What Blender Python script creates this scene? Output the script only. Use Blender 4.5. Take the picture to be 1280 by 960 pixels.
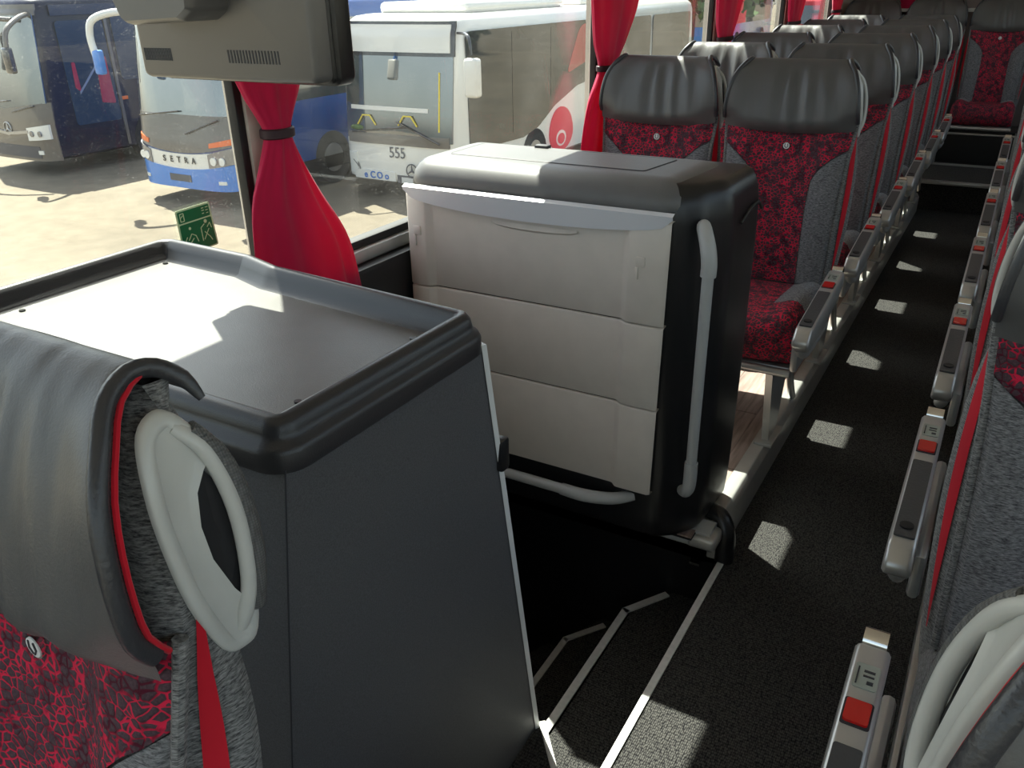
import bpy, bmesh, math, random
from mathutils import Vector, Matrix
random.seed(7)
scene = bpy.context.scene
for o in list(bpy.data.objects): bpy.data.objects.remove(o)
COL = scene.collection
PI = math.pi

# ------------------------------------------------------------ camera
cam_d = bpy.data.cameras.new('camera'); cam = bpy.data.objects.new('camera', cam_d); COL.objects.link(cam)
cam_d.sensor_width = 36.0; cam_d.lens = 36.0*1042/1280; cam_d.clip_start = 0.02; cam_d.clip_end = 500
CX = Vector((0.86472218, 0.50192273, -0.0181419)); CD = Vector((0.20282941, -0.38202724, -0.90161822)); CF = Vector((-0.45947338, 0.77596956, -0.43215212))
Mc = Matrix((CX, -CD, -CF)).transposed().to_4x4(); Mc.translation = Vector((0, 0, 1.5)); cam.matrix_world = Mc
scene.camera = cam

# ------------------------------------------------------------ world, sun, exposure
w = bpy.data.worlds.new('world'); scene.world = w; w.use_nodes = True
nt = w.node_tree; nt.nodes.clear()
sky = nt.nodes.new('ShaderNodeTexSky'); sky.sky_type = 'NISHITA'; sky.sun_disc = False
sky.sun_elevation = math.radians(54.8); sky.sun_rotation = math.radians(-58); sky.air_density = 1.0; sky.dust_density = 2.0
bg = nt.nodes.new('ShaderNodeBackground'); bg.inputs[1].default_value = 0.47
ow = nt.nodes.new('ShaderNodeOutputWorld'); hs = nt.nodes.new('ShaderNodeHueSaturation'); hs.inputs['Saturation'].default_value = .55; nt.links.new(sky.outputs[0], hs.inputs['Color']); nt.links.new(hs.outputs[0], bg.inputs[0]); nt.links.new(bg.outputs[0], ow.inputs[0])
SUN = Vector((0.60, -0.37, -1.0)).normalized()
sd = bpy.data.lights.new('sun', 'SUN'); sd.energy = 23.0; sd.angle = math.radians(0.53); sd.color = (1.0, 0.95, 0.86)
so = bpy.data.objects.new('sun', sd); COL.objects.link(so); so.rotation_euler = SUN.to_track_quat('-Z', 'Y').to_euler(); so.location = (-10, 8, 20)
vs = scene.view_settings; vs.view_transform = 'Standard'; vs.look = 'None'; vs.gamma = 1.0; vs.use_curve_mapping = False; vs.exposure = 0.22

# ------------------------------------------------------------ materials
def mat(name, col, rough=0.5, metal=0.0, spec=0.5, noise=0.0, nscale=20.0, bump=0.0, bscale=200.0, coat=0.0, stretch=None, sheen=0.0):
    m = bpy.data.materials.new(name); m.use_nodes = True; n = m.node_tree.nodes; l = m.node_tree.links
    p = n['Principled BSDF']; p.inputs['Base Color'].default_value = (*col, 1); p.inputs['Roughness'].default_value = rough
    p.inputs['Metallic'].default_value = metal; p.inputs['Specular IOR Level'].default_value = spec
    p.inputs['Coat Weight'].default_value = coat; p.inputs['Sheen Weight'].default_value = sheen
    tc = n.new('ShaderNodeTexCoord'); mp = n.new('ShaderNodeMapping'); l.new(tc.outputs['Object'], mp.inputs[0])
    if stretch: mp.inputs['Scale'].default_value = stretch
    nz = n.new('ShaderNodeTexNoise'); nz.inputs['Scale'].default_value = nscale; nz.inputs['Detail'].default_value = 4; l.new(mp.outputs[0], nz.inputs[0])
    rp = n.new('ShaderNodeMapRange'); rp.inputs[3].default_value = 1-noise; rp.inputs[4].default_value = 1+noise; rp.inputs[1].default_value = .3; rp.inputs[2].default_value = .7
    l.new(nz.outputs[0], rp.inputs[0])
    mx = n.new('ShaderNodeMix'); mx.data_type = 'RGBA'; mx.blend_type = 'MULTIPLY'; mx.inputs[0].default_value = 1; mx.inputs[6].default_value = (*col, 1)
    l.new(rp.outputs[0], mx.inputs[7]); l.new(mx.outputs[2], p.inputs['Base Color'])
    if bump:
        b = n.new('ShaderNodeTexNoise'); b.inputs['Scale'].default_value = bscale; b.inputs['Detail'].default_value = 3; l.new(mp.outputs[0], b.inputs[0])
        bp = n.new('ShaderNodeBump'); bp.inputs['Strength'].default_value = bump; bp.inputs['Distance'].default_value = .004
        l.new(b.outputs[0], bp.inputs['Height']); l.new(bp.outputs[0], p.inputs['Normal'])
    if coat: p.inputs['Coat IOR'].default_value = 1.5+.7*(name == 'windscreen_dark')
    return m
def crackle(name, cell, red, dark, width, zstretch=1.3):
    m = bpy.data.materials.new(name); m.use_nodes = True; n = m.node_tree.nodes; l = m.node_tree.links; p = n['Principled BSDF']
    tc = n.new('ShaderNodeTexCoord'); nz = n.new('ShaderNodeTexNoise'); nz.inputs['Scale'].default_value = 45; l.new(tc.outputs['Object'], nz.inputs[0])
    ad = n.new('ShaderNodeVectorMath'); ad.operation = 'MULTIPLY_ADD'; ad.inputs[1].default_value = (.008,)*3; l.new(nz.outputs['Color'], ad.inputs[0]); l.new(tc.outputs['Object'], ad.inputs[2])
    mp = n.new('ShaderNodeMapping'); mp.inputs['Scale'].default_value = (1, 1, zstretch); l.new(ad.outputs[0], mp.inputs[0])
    v = n.new('ShaderNodeTexVoronoi'); v.feature = 'DISTANCE_TO_EDGE'; v.inputs['Scale'].default_value = 1/cell; l.new(mp.outputs[0], v.inputs[0])
    n2 = n.new('ShaderNodeTexNoise'); n2.inputs['Scale'].default_value = 16; n2.inputs['Detail'].default_value = 2; l.new(tc.outputs['Object'], n2.inputs[0])
    wv = n.new('ShaderNodeMapRange'); wv.inputs[1].default_value = .35; wv.inputs[2].default_value = .65; wv.inputs[3].default_value = width*.55; wv.inputs[4].default_value = width*1.35; l.new(n2.outputs[0], wv.inputs[0])
    lt = n.new('ShaderNodeMath'); lt.operation = 'LESS_THAN'; l.new(v.outputs['Distance'], lt.inputs[0]); l.new(wv.outputs[0], lt.inputs[1])
    n3 = n.new('ShaderNodeTexNoise'); n3.inputs['Scale'].default_value = 420; l.new(tc.outputs['Object'], n3.inputs[0])
    c2 = n.new('ShaderNodeMix'); c2.data_type = 'RGBA'; c2.inputs[6].default_value = (dark[0]*.4, dark[1]*.4, dark[2]*.4, 1); c2.inputs[7].default_value = (dark[0]*1.8, dark[1]*1.8, dark[2]*1.8, 1); l.new(n3.outputs[0], c2.inputs[0])
    mx = n.new('ShaderNodeMix'); mx.data_type = 'RGBA'; l.new(lt.outputs[0], mx.inputs[0]); l.new(c2.outputs[2], mx.inputs[6]); n5 = n.new('ShaderNodeTexNoise'); n5.inputs['Scale'].default_value = 38; n5.inputs['Detail'].default_value = 3; l.new(tc.outputs['Object'], n5.inputs[0])
    r5 = n.new('ShaderNodeMapRange'); r5.inputs[1].default_value = .40; r5.inputs[2].default_value = .52; l.new(n5.outputs[0], r5.inputs[0])
    c5 = n.new('ShaderNodeMix'); c5.data_type = 'RGBA'; c5.inputs[6].default_value = (red[0]*.12, red[1]*.3, red[2]*.3, 1); c5.inputs[7].default_value = (*red, 1); l.new(r5.outputs[0], c5.inputs[0]); l.new(c5.outputs[2], mx.inputs[7])
    l.new(mx.outputs[2], p.inputs['Base Color']); p.inputs['Roughness'].default_value = .85; p.inputs['Specular IOR Level'].default_value = .25
    sm = n.new('ShaderNodeMapRange'); sm.inputs[2].default_value = .25; l.new(v.outputs['Distance'], sm.inputs[0])
    bp = n.new('ShaderNodeBump'); bp.inputs['Strength'].default_value = .7; bp.inputs['Distance'].default_value = .0025; l.new(sm.outputs[0], bp.inputs['Height']); l.new(bp.outputs[0], p.inputs['Normal'])
    return m
def leather(name, col):
    m = mat(name, col, rough=.42, spec=.5, noise=.12, nscale=6, bump=.12, bscale=420)
    n = m.node_tree.nodes; l = m.node_tree.links; p = n['Principled BSDF']
    tc = n.new('ShaderNodeTexCoord'); mp = n.new('ShaderNodeMapping'); mp.inputs['Scale'].default_value = (22, 2.5, 2.5); mp.inputs['Rotation'].default_value = (0, .35, 0); l.new(tc.outputs['Object'], mp.inputs[0])
    nz = n.new('ShaderNodeTexNoise'); nz.inputs['Scale'].default_value = 1.0; nz.inputs['Detail'].default_value = 1.5; l.new(mp.outputs[0], nz.inputs[0])
    old = p.inputs['Normal'].links[0].from_node
    bp = n.new('ShaderNodeBump'); bp.inputs['Strength'].default_value = .5; bp.inputs['Distance'].default_value = .008; l.new(nz.outputs[0], bp.inputs['Height']); l.new(old.outputs[0], bp.inputs['Normal']); l.new(bp.outputs[0], p.inputs['Normal'])
    return m
def carpet():
    m = mat('carpet', (.022, .022, .025), rough=.95, spec=.15)
    n = m.node_tree.nodes; l = m.node_tree.links; p = n['Principled BSDF']
    tc = n.new('ShaderNodeTexCoord')
    mp = n.new('ShaderNodeMapping'); mp.inputs['Scale'].default_value = (240, 130, 130); l.new(tc.outputs['Object'], mp.inputs[0])
    v = n.new('ShaderNodeTexVoronoi'); v.inputs['Scale'].default_value = 1; v.inputs['Randomness'].default_value = .45; l.new(mp.outputs[0], v.inputs[0])
    r = n.new('ShaderNodeMapRange'); r.inputs[1].default_value = .1; r.inputs[2].default_value = .75; r.inputs[3].default_value = 1; r.inputs[4].default_value = 0; l.new(v.outputs['Distance'], r.inputs[0])
    mx = n.new('ShaderNodeMix'); mx.data_type = 'RGBA'; l.new(r.outputs[0], mx.inputs[0]); mx.inputs[6].default_value = (.006, .006, .008, 1); mx.inputs[7].default_value = (.11, .108, .10, 1)
    l.new(mx.outputs[2], p.inputs['Base Color'])
    bp = n.new('ShaderNodeBump'); bp.inputs['Strength'].default_value = 1; bp.inputs['Distance'].default_value = .003; l.new(r.outputs[0], bp.inputs['Height']); l.new(bp.outputs[0], p.inputs['Normal'])
    return m
def woven(name, c1, c2):
    m = mat(name, c1, rough=.9, spec=.2, sheen=.15)
    n = m.node_tree.nodes; l = m.node_tree.links; p = n['Principled BSDF']
    tc = n.new('ShaderNodeTexCoord'); mp = n.new('ShaderNodeMapping'); mp.inputs['Scale'].default_value = (120, 120, 640); l.new(tc.outputs['Object'], mp.inputs[0])
    nz = n.new('ShaderNodeTexNoise'); nz.inputs['Scale'].default_value = 1; nz.inputs['Detail'].default_value = 6; nz.inputs['Roughness'].default_value = .7; l.new(mp.outputs[0], nz.inputs[0])
    r = n.new('ShaderNodeMapRange'); r.inputs[1].default_value = .36; r.inputs[2].default_value = .68; l.new(nz.outputs[0], r.inputs[0])
    mx = n.new('ShaderNodeMix'); mx.data_type = 'RGBA'; l.new(r.outputs[0], mx.inputs[0]); mx.inputs[6].default_value = (*c1, 1); mx.inputs[7].default_value = (*c2, 1)
    l.new(mx.outputs[2], p.inputs['Base Color'])
    bp = n.new('ShaderNodeBump'); bp.inputs['Strength'].default_value = .35; bp.inputs['Distance'].default_value = .001; l.new(nz.outputs[0], bp.inputs['Height']); l.new(bp.outputs[0], p.inputs['Normal'])
    return m
def cloth(name, col, trans=.35):
    m = mat(name, col, rough=.75, spec=.2, noise=.08, nscale=9, sheen=.2)
    n = m.node_tree.nodes; l = m.node_tree.links; p = n['Principled BSDF']
    t = n.new('ShaderNodeBsdfTranslucent'); t.inputs[0].default_value = (col[0], col[1]*.8, col[2]*.8, 1)
    mx = n.new('ShaderNodeMixShader'); mx.inputs[0].default_value = trans; out = n['Material Output']
    l.new(p.outputs[0], mx.inputs[1]); l.new(t.outputs[0], mx.inputs[2]); l.new(mx.outputs[0], out.inputs[0])
    return m
def glassmat(name, tint, refl=.06, dust=.0, rough=0.0):
    m = bpy.data.materials.new(name); m.use_nodes = True; n = m.node_tree.nodes; l = m.node_tree.links; n.remove(n['Principled BSDF'])
    out = n['Material Output']; t = n.new('ShaderNodeBsdfTransparent'); t.inputs[0].default_value = (*tint, 1)
    g = n.new('ShaderNodeBsdfGlossy'); g.inputs['Roughness'].default_value = rough
    lw = n.new('ShaderNodeLayerWeight'); lw.inputs[0].default_value = .5
    pw = n.new('ShaderNodeMath'); pw.operation = 'POWER'; pw.inputs[1].default_value = 5; l.new(lw.outputs['Facing'], pw.inputs[0])
    mu = n.new('ShaderNodeMath'); mu.operation = 'MULTIPLY_ADD'; mu.inputs[1].default_value = .8; mu.inputs[2].default_value = refl; mu.use_clamp = True; l.new(pw.outputs[0], mu.inputs[0])
    mx = n.new('ShaderNodeMixShader'); l.new(mu.outputs[0], mx.inputs[0]); l.new(t.outputs[0], mx.inputs[1]); l.new(g.outputs[0], mx.inputs[2])
    last = mx
    if dust:
        tc = n.new('ShaderNodeTexCoord'); v = n.new('ShaderNodeTexNoise'); v.inputs['Scale'].default_value = 260; v.inputs['Detail'].default_value = 1; l.new(tc.outputs['Object'], v.inputs[0])
        v2 = n.new('ShaderNodeTexNoise'); v2.inputs['Scale'].default_value = 4; l.new(tc.outputs['Object'], v2.inputs[0])
        r = n.new('ShaderNodeMapRange'); r.inputs[1].default_value = .66; r.inputs[2].default_value = .8; r.inputs[3].default_value = dust*.4; r.inputs[4].default_value = dust*6; l.new(v.outputs[0], r.inputs[0])
        r2 = n.new('ShaderNodeMapRange'); r2.inputs[1].default_value = .4; r2.inputs[2].default_value = .65; r2.inputs[3].default_value = .2; l.new(v2.outputs[0], r2.inputs[0])
        m3 = n.new('ShaderNodeMath'); m3.operation = 'MULTIPLY'; l.new(r.outputs[0], m3.inputs[0]); l.new(r2.outputs[0], m3.inputs[1])
        d = n.new('ShaderNodeBsdfTranslucent'); d.inputs[0].default_value = (.8, .8, .76, 1)
        mx2 = n.new('ShaderNodeMixShader'); l.new(m3.outputs[0], mx2.inputs[0]); l.new(mx.outputs[0], mx2.inputs[1]); l.new(d.outputs[0], mx2.inputs[2]); last = mx2
    l.new(last.outputs[0], out.inputs[0])
    return m
def concrete():
    m = mat('concrete_ground', (.165, .138, .10), rough=.9, spec=.2, noise=.16, nscale=.35)
    n = m.node_tree.nodes; l = m.node_tree.links; p = n['Principled BSDF']; base = p.inputs['Base Color'].links[0].from_socket
    tc = n.new('ShaderNodeTexCoord'); a = n.new('ShaderNodeTexNoise'); a.inputs['Scale'].default_value = 3; a.inputs['Detail'].default_value = 8; l.new(tc.outputs['Object'], a.inputs[0])
    r = n.new('ShaderNodeMapRange'); r.inputs[1].default_value = .3; r.inputs[2].default_value = .7; r.inputs[3].default_value = .86; r.inputs[4].default_value = 1.1; l.new(a.outputs[0], r.inputs[0])
    mx = n.new('ShaderNodeMix'); mx.data_type = 'RGBA'; mx.blend_type = 'MULTIPLY'; mx.inputs[0].default_value = 1; l.new(base, mx.inputs[6]); l.new(r.outputs[0], mx.inputs[7]); l.new(mx.outputs[2], p.inputs['Base Color'])
    return m
def wood():
    m = mat('vinyl_plank', (.30, .22, .19), rough=.5, noise=.35, nscale=14, stretch=(6, .5, 1))
    return m
def gripmat():
    m = mat('ribbed_rubber', (.055, .055, .055), rough=.5, spec=.4)
    n = m.node_tree.nodes; l = m.node_tree.links; p = n['Principled BSDF']
    tc = n.new('ShaderNodeTexCoord'); v = n.new('ShaderNodeTexVoronoi'); v.inputs['Scale'].default_value = 420; v.inputs['Randomness'].default_value = 0; l.new(tc.outputs['Object'], v.inputs[0])
    r = n.new('ShaderNodeMix'); r.data_type = 'RGBA'; r.inputs[6].default_value = (.16, .16, .155, 1); r.inputs[7].default_value = (.02, .02, .02, 1); l.new(v.outputs['Distance'], r.inputs[0]); l.new(r.outputs[2], p.inputs['Base Color'])
    bp = n.new('ShaderNodeBump'); bp.inputs['Strength'].default_value = .8; bp.inputs['Distance'].default_value = .001; bp.invert = True; l.new(v.outputs['Distance'], bp.inputs['Height']); l.new(bp.outputs[0], p.inputs['Normal'])
    return m
M = dict(
 leather=leather('black_leather', (.085, .084, .083)), roll=mat('leather_roll', (.035, .036, .04), rough=.35, bump=.15, bscale=300),
 red=crackle('red_crackle_fabric', .0125, (.60, .015, .055), (.062, .036, .044), .085, 1.35), grey=woven('grey_woven_fabric', (.035, .035, .038), (.30, .30, .305)),
 side=woven('charcoal_tweed_fabric', (.022, .022, .024), (.32, .32, .31)), piping=cloth('red_piping', (.50, .004, .018), .0),
 shell=mat('seat_back_shell', (.03, .03, .033), rough=.45), metal=mat('silver_painted_metal', (.50, .50, .48), rough=.32, metal=.55, noise=.05),
 chrome=mat('polished_metal', (.75, .75, .74), rough=.15, metal=1), plast=mat('grey_handle_plastic', (.50, .505, .475), rough=.33, noise=.04),
 grip=gripmat(), pad=mat('armrest_pad', (.06, .062, .065), rough=.4, bump=.2), redbtn=mat('red_button', (.55, .01, .008), rough=.25, coat=.4),
 lcd=mat('label_plate', (.33, .36, .31), rough=.4), ink=mat('dark_ink', (.03, .03, .035), rough=.6), white=mat('white_plastic', (.72, .72, .70), rough=.35),
 carpet=carpet(), wood=wood(), trim=mat('white_nosing', (.62, .62, .60), rough=.4, noise=.08, nscale=60), cream=mat('cream_wall_panel', (.55, .49, .42), rough=.6, noise=.05),
 blk=mat('black_plastic', (.012, .012, .013), rough=.3, bump=.08, bscale=500), rubber=mat('black_rubber', (.012, .012, .012), rough=.6),
 tray=mat('dark_grey_abs', (.12, .116, .108), rough=.42, noise=.06, bump=.12, bscale=600), tray_rim=mat('black_abs_rim', (.03, .03, .032), rough=.33, bump=.1, bscale=500),
 panel=mat('charcoal_laminate', (.092, .092, .096), rough=.55, noise=.25, nscale=500, bump=.15, bscale=900),
 beige=mat('warm_grey_panel', (.64, .585, .52), rough=.42, noise=.03), beige2=mat('pale_trim_strip', (.62, .63, .66), rough=.3),
 cap=mat('soft_black_cover', (.12, .118, .115), rough=.45, noise=.05, bump=.1, bscale=600), tube=mat('grey_coated_tube', (.42, .43, .42), rough=.35),
 curtain=cloth('red_curtain_cloth', (.60, .016, .085), .35), tie=mat('curtain_tie', (.03, .008, .012), rough=.6),
 glass=glassmat('tinted_window_glass', (.80, .83, .81), .035, .02), mon=mat('monitor_housing', (.135, .133, .132), rough=.32, metal=.25, noise=.06, nscale=3), screw=mat('screw', (.05, .05, .05), rough=.3, metal=.8),
 dark=mat('dark_recess', (.008, .008, .01), rough=.7), green=mat('green_sticker', (.005, .16, .05), rough=.4), pale=mat('pale_print', (.66, .76, .45), rough=.5),
 ground=concrete(), asphalt=mat('grey_asphalt', (.17, .16, .15), rough=.9, noise=.15, nscale=2), ceil=mat('pale_ceiling', (.72, .70, .67), rough=.7), brown=mat('brown_rear_panel', (.18, .15, .14), rough=.5),
)
# ------------------------------------------------------------ geometry helpers
def link(name, verts, faces, m, parent=None, smooth=True, mats=None, fm=None, angle=40):
    me = bpy.data.meshes.new(name); me.from_pydata([tuple(v) for v in verts], [], faces)
    bm = bmesh.new(); bm.from_mesh(me); bmesh.ops.recalc_face_normals(bm, faces=bm.faces[:]) if fm is None else None
    if smooth:
        for f in bm.faces: f.smooth = True
        for e in bm.edges:
            if len(e.link_faces) == 2 and e.calc_face_angle(0) > math.radians(angle): e.smooth = False
    bm.to_mesh(me); bm.free()
    for x in (mats or [m]): me.materials.append(x)
    if fm:
        for i, p in enumerate(me.polygons): p.material_index = fm[i]
    o = bpy.data.objects.new(name, me); COL.objects.link(o)
    if parent: o.parent = parent
    return o
class MB:
    def __init__(s): s.v = []; s.f = []
    def add(s, v, f):
        b = len(s.v); s.v += [tuple(x) for x in v]; s.f += [tuple(i+b for i in q) for q in f]; return s
    def box(s, x0, x1, y0, y1, z0, z1, r=0.0, seg=2):
        bm = bmesh.new(); bmesh.ops.create_cube(bm, size=1)
        for v in bm.verts: v.co = Vector(((x0+x1)/2+v.co.x*(x1-x0), (y0+y1)/2+v.co.y*(y1-y0), (z0+z1)/2+v.co.z*(z1-z0)))
        if r: bmesh.ops.bevel(bm, geom=bm.edges[:], offset=r, segments=seg, profile=.5, affect='EDGES')
        s.bm(bm); return s
    def bm(s, bm):
        bm.verts.index_update(); s.add([v.co[:] for v in bm.verts], [[v.index for v in f.verts] for f in bm.faces]); bm.free(); return s
    def tube(s, pts, r, n=12, smooth=0, ry=None):
        pts = [Vector(p) for p in pts]
        rs = list(r) if isinstance(r, (list, tuple)) else [r]*len(pts)
        if smooth:
            q = []; qr = []
            for i in range(len(pts)-1):
                p0 = pts[max(i-1, 0)]; p1 = pts[i]; p2 = pts[i+1]; p3 = pts[min(i+2, len(pts)-1)]
                for k in range(smooth):
                    t = k/smooth; q.append(.5*((2*p1)+(-p0+p2)*t+(2*p0-5*p1+4*p2-p3)*t*t+(-p0+3*p1-3*p2+p3)*t**3)); qr.append(rs[i]*(1-t)+rs[i+1]*t)
            q.append(pts[-1]); qr.append(rs[-1]); pts = q; rs = qr
        T = [(pts[min(i+1, len(pts)-1)]-pts[max(i-1, 0)]).normalized() for i in range(len(pts))]
        up = Vector((0, 0, 1)) if abs(T[0].z) < .9 else Vector((1, 0, 0)); nrm = (up-T[0]*up.dot(T[0])).normalized(); v = []; f = []
        for i, p in enumerate(pts):
            nrm = (nrm-T[i]*nrm.dot(T[i])).normalized(); b = T[i].cross(nrm)
            for k in range(n):
                a = 2*PI*k/n; v.append(p+nrm*math.cos(a)*rs[i]+b*math.sin(a)*(rs[i] if ry is None else ry))
        for i in range(len(pts)-1):
            for k in range(n): f.append((i*n+k, i*n+(k+1) % n, (i+1)*n+(k+1) % n, (i+1)*n+k))
        f.append(tuple(range(n))); f.append(tuple((len(pts)-1)*n+k for k in range(n)))
        return s.add(v, f)
    def cyl(s, a, b, r, n=20, r2=None):
        return s.tube([a, b], [r, r if r2 is None else r2], n)
    def ball(s, c, r, seg=16, sx=1, sy=1, sz=1):
        bm = bmesh.new(); bmesh.ops.create_uvsphere(bm, u_segments=seg, v_segments=seg//2, radius=r)
        for v in bm.verts: v.co = Vector((c[0]+v.co.x*sx, c[1]+v.co.y*sy, c[2]+v.co.z*sz))
        return s.bm(bm)
    def grid(s, rows, closed=False, caps=False):
        n = len(rows[0]); v = [p for r in rows for p in r]; f = []
        for i in range(len(rows)-1):
            for k in range(n if closed else n-1): f.append((i*n+k, i*n+(k+1) % n, (i+1)*n+(k+1) % n, (i+1)*n+k))
        if caps: f.append(tuple(range(n))); f.append(tuple((len(rows)-1)*n+k for k in range(n)))
        return s.add(v, f)
    def plate(s, poly, axis, a, b):
        # polygon extruded along an axis; poly in the other two coordinates (order x,y,z)
        def P(p, t):
            return (t, p[0], p[1]) if axis == 'x' else ((p[0], t, p[1]) if axis == 'y' else (p[0], p[1], t))
        n = len(poly); return s.add([P(p, a) for p in poly]+[P(p, b) for p in poly], [tuple(range(n)), tuple(range(n, 2*n))]+[(i, (i+1) % n, n+(i+1) % n, n+i) for i in range(n)])
    def xf(s, mtx): s.v = [tuple(mtx @ Vector(p)) for p in s.v]; return s
    def obj(s, name, m, parent=None, smooth=True, angle=40): return link(name, s.v, s.f, m, parent, smooth, angle=angle)
def rpoly(pts, rad, seg=5):
    out = []; n = len(pts)
    for i in range(n):
        p = Vector(pts[i]); a = Vector(pts[i-1]); b = Vector(pts[(i+1) % n]); r = rad[i] if isinstance(rad, (list, tuple)) else rad
        da = (a-p).normalized(); db = (b-p).normalized(); ang = da.angle(db)
        if r <= 0 or ang > 3.1: out.append(tuple(p)); continue
        d = min(r/math.tan(ang/2), (a-p).length*.49, (b-p).length*.49)
        rr = d*math.tan(ang/2); ctr = p+(da+db).normalized()*(rr/math.sin(ang/2)); A = p+da*d-ctr; B = p+db*d-ctr
        tot = math.atan2(A.x*B.y-A.y*B.x, A.dot(B))
        for k in range(seg+1):
            q = tot*k/seg; out.append((ctr.x+A.x*math.cos(q)-A.y*math.sin(q), ctr.y+A.x*math.sin(q)+A.y*math.cos(q)))
    return out
def offs(pts, d):
    n = len(pts); area = sum(pts[i][0]*pts[(i+1) % n][1]-pts[(i+1) % n][0]*pts[i][1] for i in range(n)); s = 1 if area > 0 else -1; out = []
    for i in range(n):
        a = Vector(pts[i-1]); b = Vector(pts[(i+1) % n]); t = (b-a).normalized(); out.append((pts[i][0]-t.y*d*s, pts[i][1]+t.x*d*s))
    return out
def lerp(tab, t):
    if t <= tab[0][0]: return tab[0][1]
    for (a, x), (b, y) in zip(tab, tab[1:]):
        if t <= b: return x+(y-x)*(t-a)/(b-a)
    return tab[-1][1]
def sm(tab, t):   # smooth interpolation
    if t <= tab[0][0]: return tab[0][1]
    if t >= tab[-1][0]: return tab[-1][1]
    for i in range(len(tab)-1):
        if t <= tab[i+1][0]:
            h = tab[i+1][0]-tab[i][0]; u = (t-tab[i][0])/h
            def sl(j):
                a = max(j-1, 0); b = min(j+1, len(tab)-1); return (tab[b][1]-tab[a][1])/(tab[b][0]-tab[a][0])
            return (2*u**3-3*u*u+1)*tab[i][1]+(u**3-2*u*u+u)*h*sl(i)+(-2*u**3+3*u*u)*tab[i+1][1]+(u**3-u*u)*h*sl(i+1)
def thing(name, label, cat, loc=(0, 0, 0), group=None, rz=0):
    o = bpy.data.objects.new(name, None); COL.objects.link(o); o.location = loc; o.rotation_euler = (0, 0, rz); o.empty_display_size = .1
    o['label'] = label; o['category'] = cat
    if group: o['group'] = group
    return o
def tag(o, label, cat, group=None):
    o['label'] = label; o['category'] = cat
    if group: o['group'] = group
    return o
def struct(o): o['kind'] = 'structure'; return o
def copy_tree(o, parent=None):
    c = o.copy(); COL.objects.link(c); c.parent = parent
    for ch in [x for x in list(KIDS.get(o.name, []))]: copy_tree(ch, c)
    return c
KIDS = {}
def index_kids():
    KIDS.clear()
    for o in bpy.data.objects:
        if o.parent: KIDS.setdefault(o.parent.name, []).append(o)
def text_mb(s, size, depth=.0, mtx=Matrix(), bold=0.0, sx=1.0):
    cu = bpy.data.curves.new('t', 'FONT'); cu.body = s; cu.size = size; cu.extrude = depth; cu.align_x = 'CENTER'; cu.align_y = 'CENTER'; cu.offset = bold; cu.resolution_u = 3
    o = bpy.data.objects.new('t', cu); COL.objects.link(o); bpy.context.view_layer.update()
    me = bpy.data.meshes.new_from_object(o.evaluated_get(bpy.context.evaluated_depsgraph_get()))
    mb = MB(); mb.add([mtx @ Vector((v.co.x*sx, v.co.y, v.co.z)) for v in me.vertices], [tuple(p.vertices) for p in me.polygons])
    bpy.data.objects.remove(o); bpy.data.curves.remove(cu); bpy.data.meshes.remove(me); return mb
def frame(origin, xdir, ydir):
    x = Vector(xdir).normalized(); y = Vector(ydir).normalized(); z = x.cross(y)
    m = Matrix((x, y, z)).transposed().to_4x4(); m.translation = Vector(origin); return m

# ============================================================ the bus interior shell
WX = -1.42; RX = 1.02; ZT = 1.95; ZG = 0.905; YB = 8.3; YF = -1.6; CZ = 2.30
b = MB().box(-.50, .06, 2.0, 6.56, -.05, 0); b.box(-.48, .06, YF, 2.0, -.05, 0); b.box(-1.42, -.48, YF, .6, -.05, 0); b.plate([(-1.42, .6), (-.57, .6), (-.57, 1.10), (-.65, 1.19), (-1.42, 1.19)], 'z', -.05, 0)
struct(b.obj('floor', M['carpet'], smooth=False))
b = MB().box(-1.42, -.50, 2.0, 6.52, -.05, .112)
struct(b.obj('trim_1', M['cream'], smooth=False))
# plank floor on the left platform
pf = struct(MB().box(-1.42, -.54, 1.86, 6.52, .112, .115).obj('floor_platform', M['dark'], smooth=False))
xx = -1.41; k = 0
while xx < -.56:
    yy = 1.87+(k % 2)*.4-.4
    while yy < 6.5:
        y0 = max(yy, 1.865); y1 = min(yy+.797, 6.5)
        if y1 > y0+.05: MB().box(xx, min(xx+.1365, -.542), y0, y1, .113, .12).obj('plank', M['wood'], pf, smooth=False)
        yy += .8
    xx += .138; k += 1
# aisle nosing left
b = MB().plate(rpoly([(-.541, .108), (-.541, .124), (-.50, .124), (-.486, .10), (-.486, .0), (-.52, 0), (-.52, .10)], [0, .002, .008, .01, 0, 0, 0], 3), 'y', 1.96, 6.5)
b.obj('trim_2', M['metal'], angle=50); struct(bpy.data.objects['trim_2'])
# front ledge under the box cabinet over the stairs
b = MB().plate([(1.90, .085), (1.90, .118), (1.91, .124), (2.02, .124), (2.02, .085)], 'x', -1.42, -.50)
b.box(-1.42, -.505, 1.895, 1.91, .07, .088, .003)
struct(b.obj('trim_3', M['tube']))
b = MB().box(-.56, -.48, 1.885, 1.97, .07, .112, .012, 3); struct(b.obj('trim_4', M['metal']))
b = MB().tube([(-.55, 2.0, .13), (-.50, 1.99, .125), (-.475, 1.975, .08), (-.472, 1.97, .0)], .028, 12, 4); struct(b.obj('trim_5', M['blk']))
# right platform (narrow edge seen under the arm rests)
b = MB().box(.06, RX, YF, 6.52, -.05, .12); struct(b.obj('floor_platform_right', M['carpet'], smooth=False))
b = MB().box(.04, .075, YF, 6.5, .0, .126, .006); struct(b.obj('trim_6', M['metal']))
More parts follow.
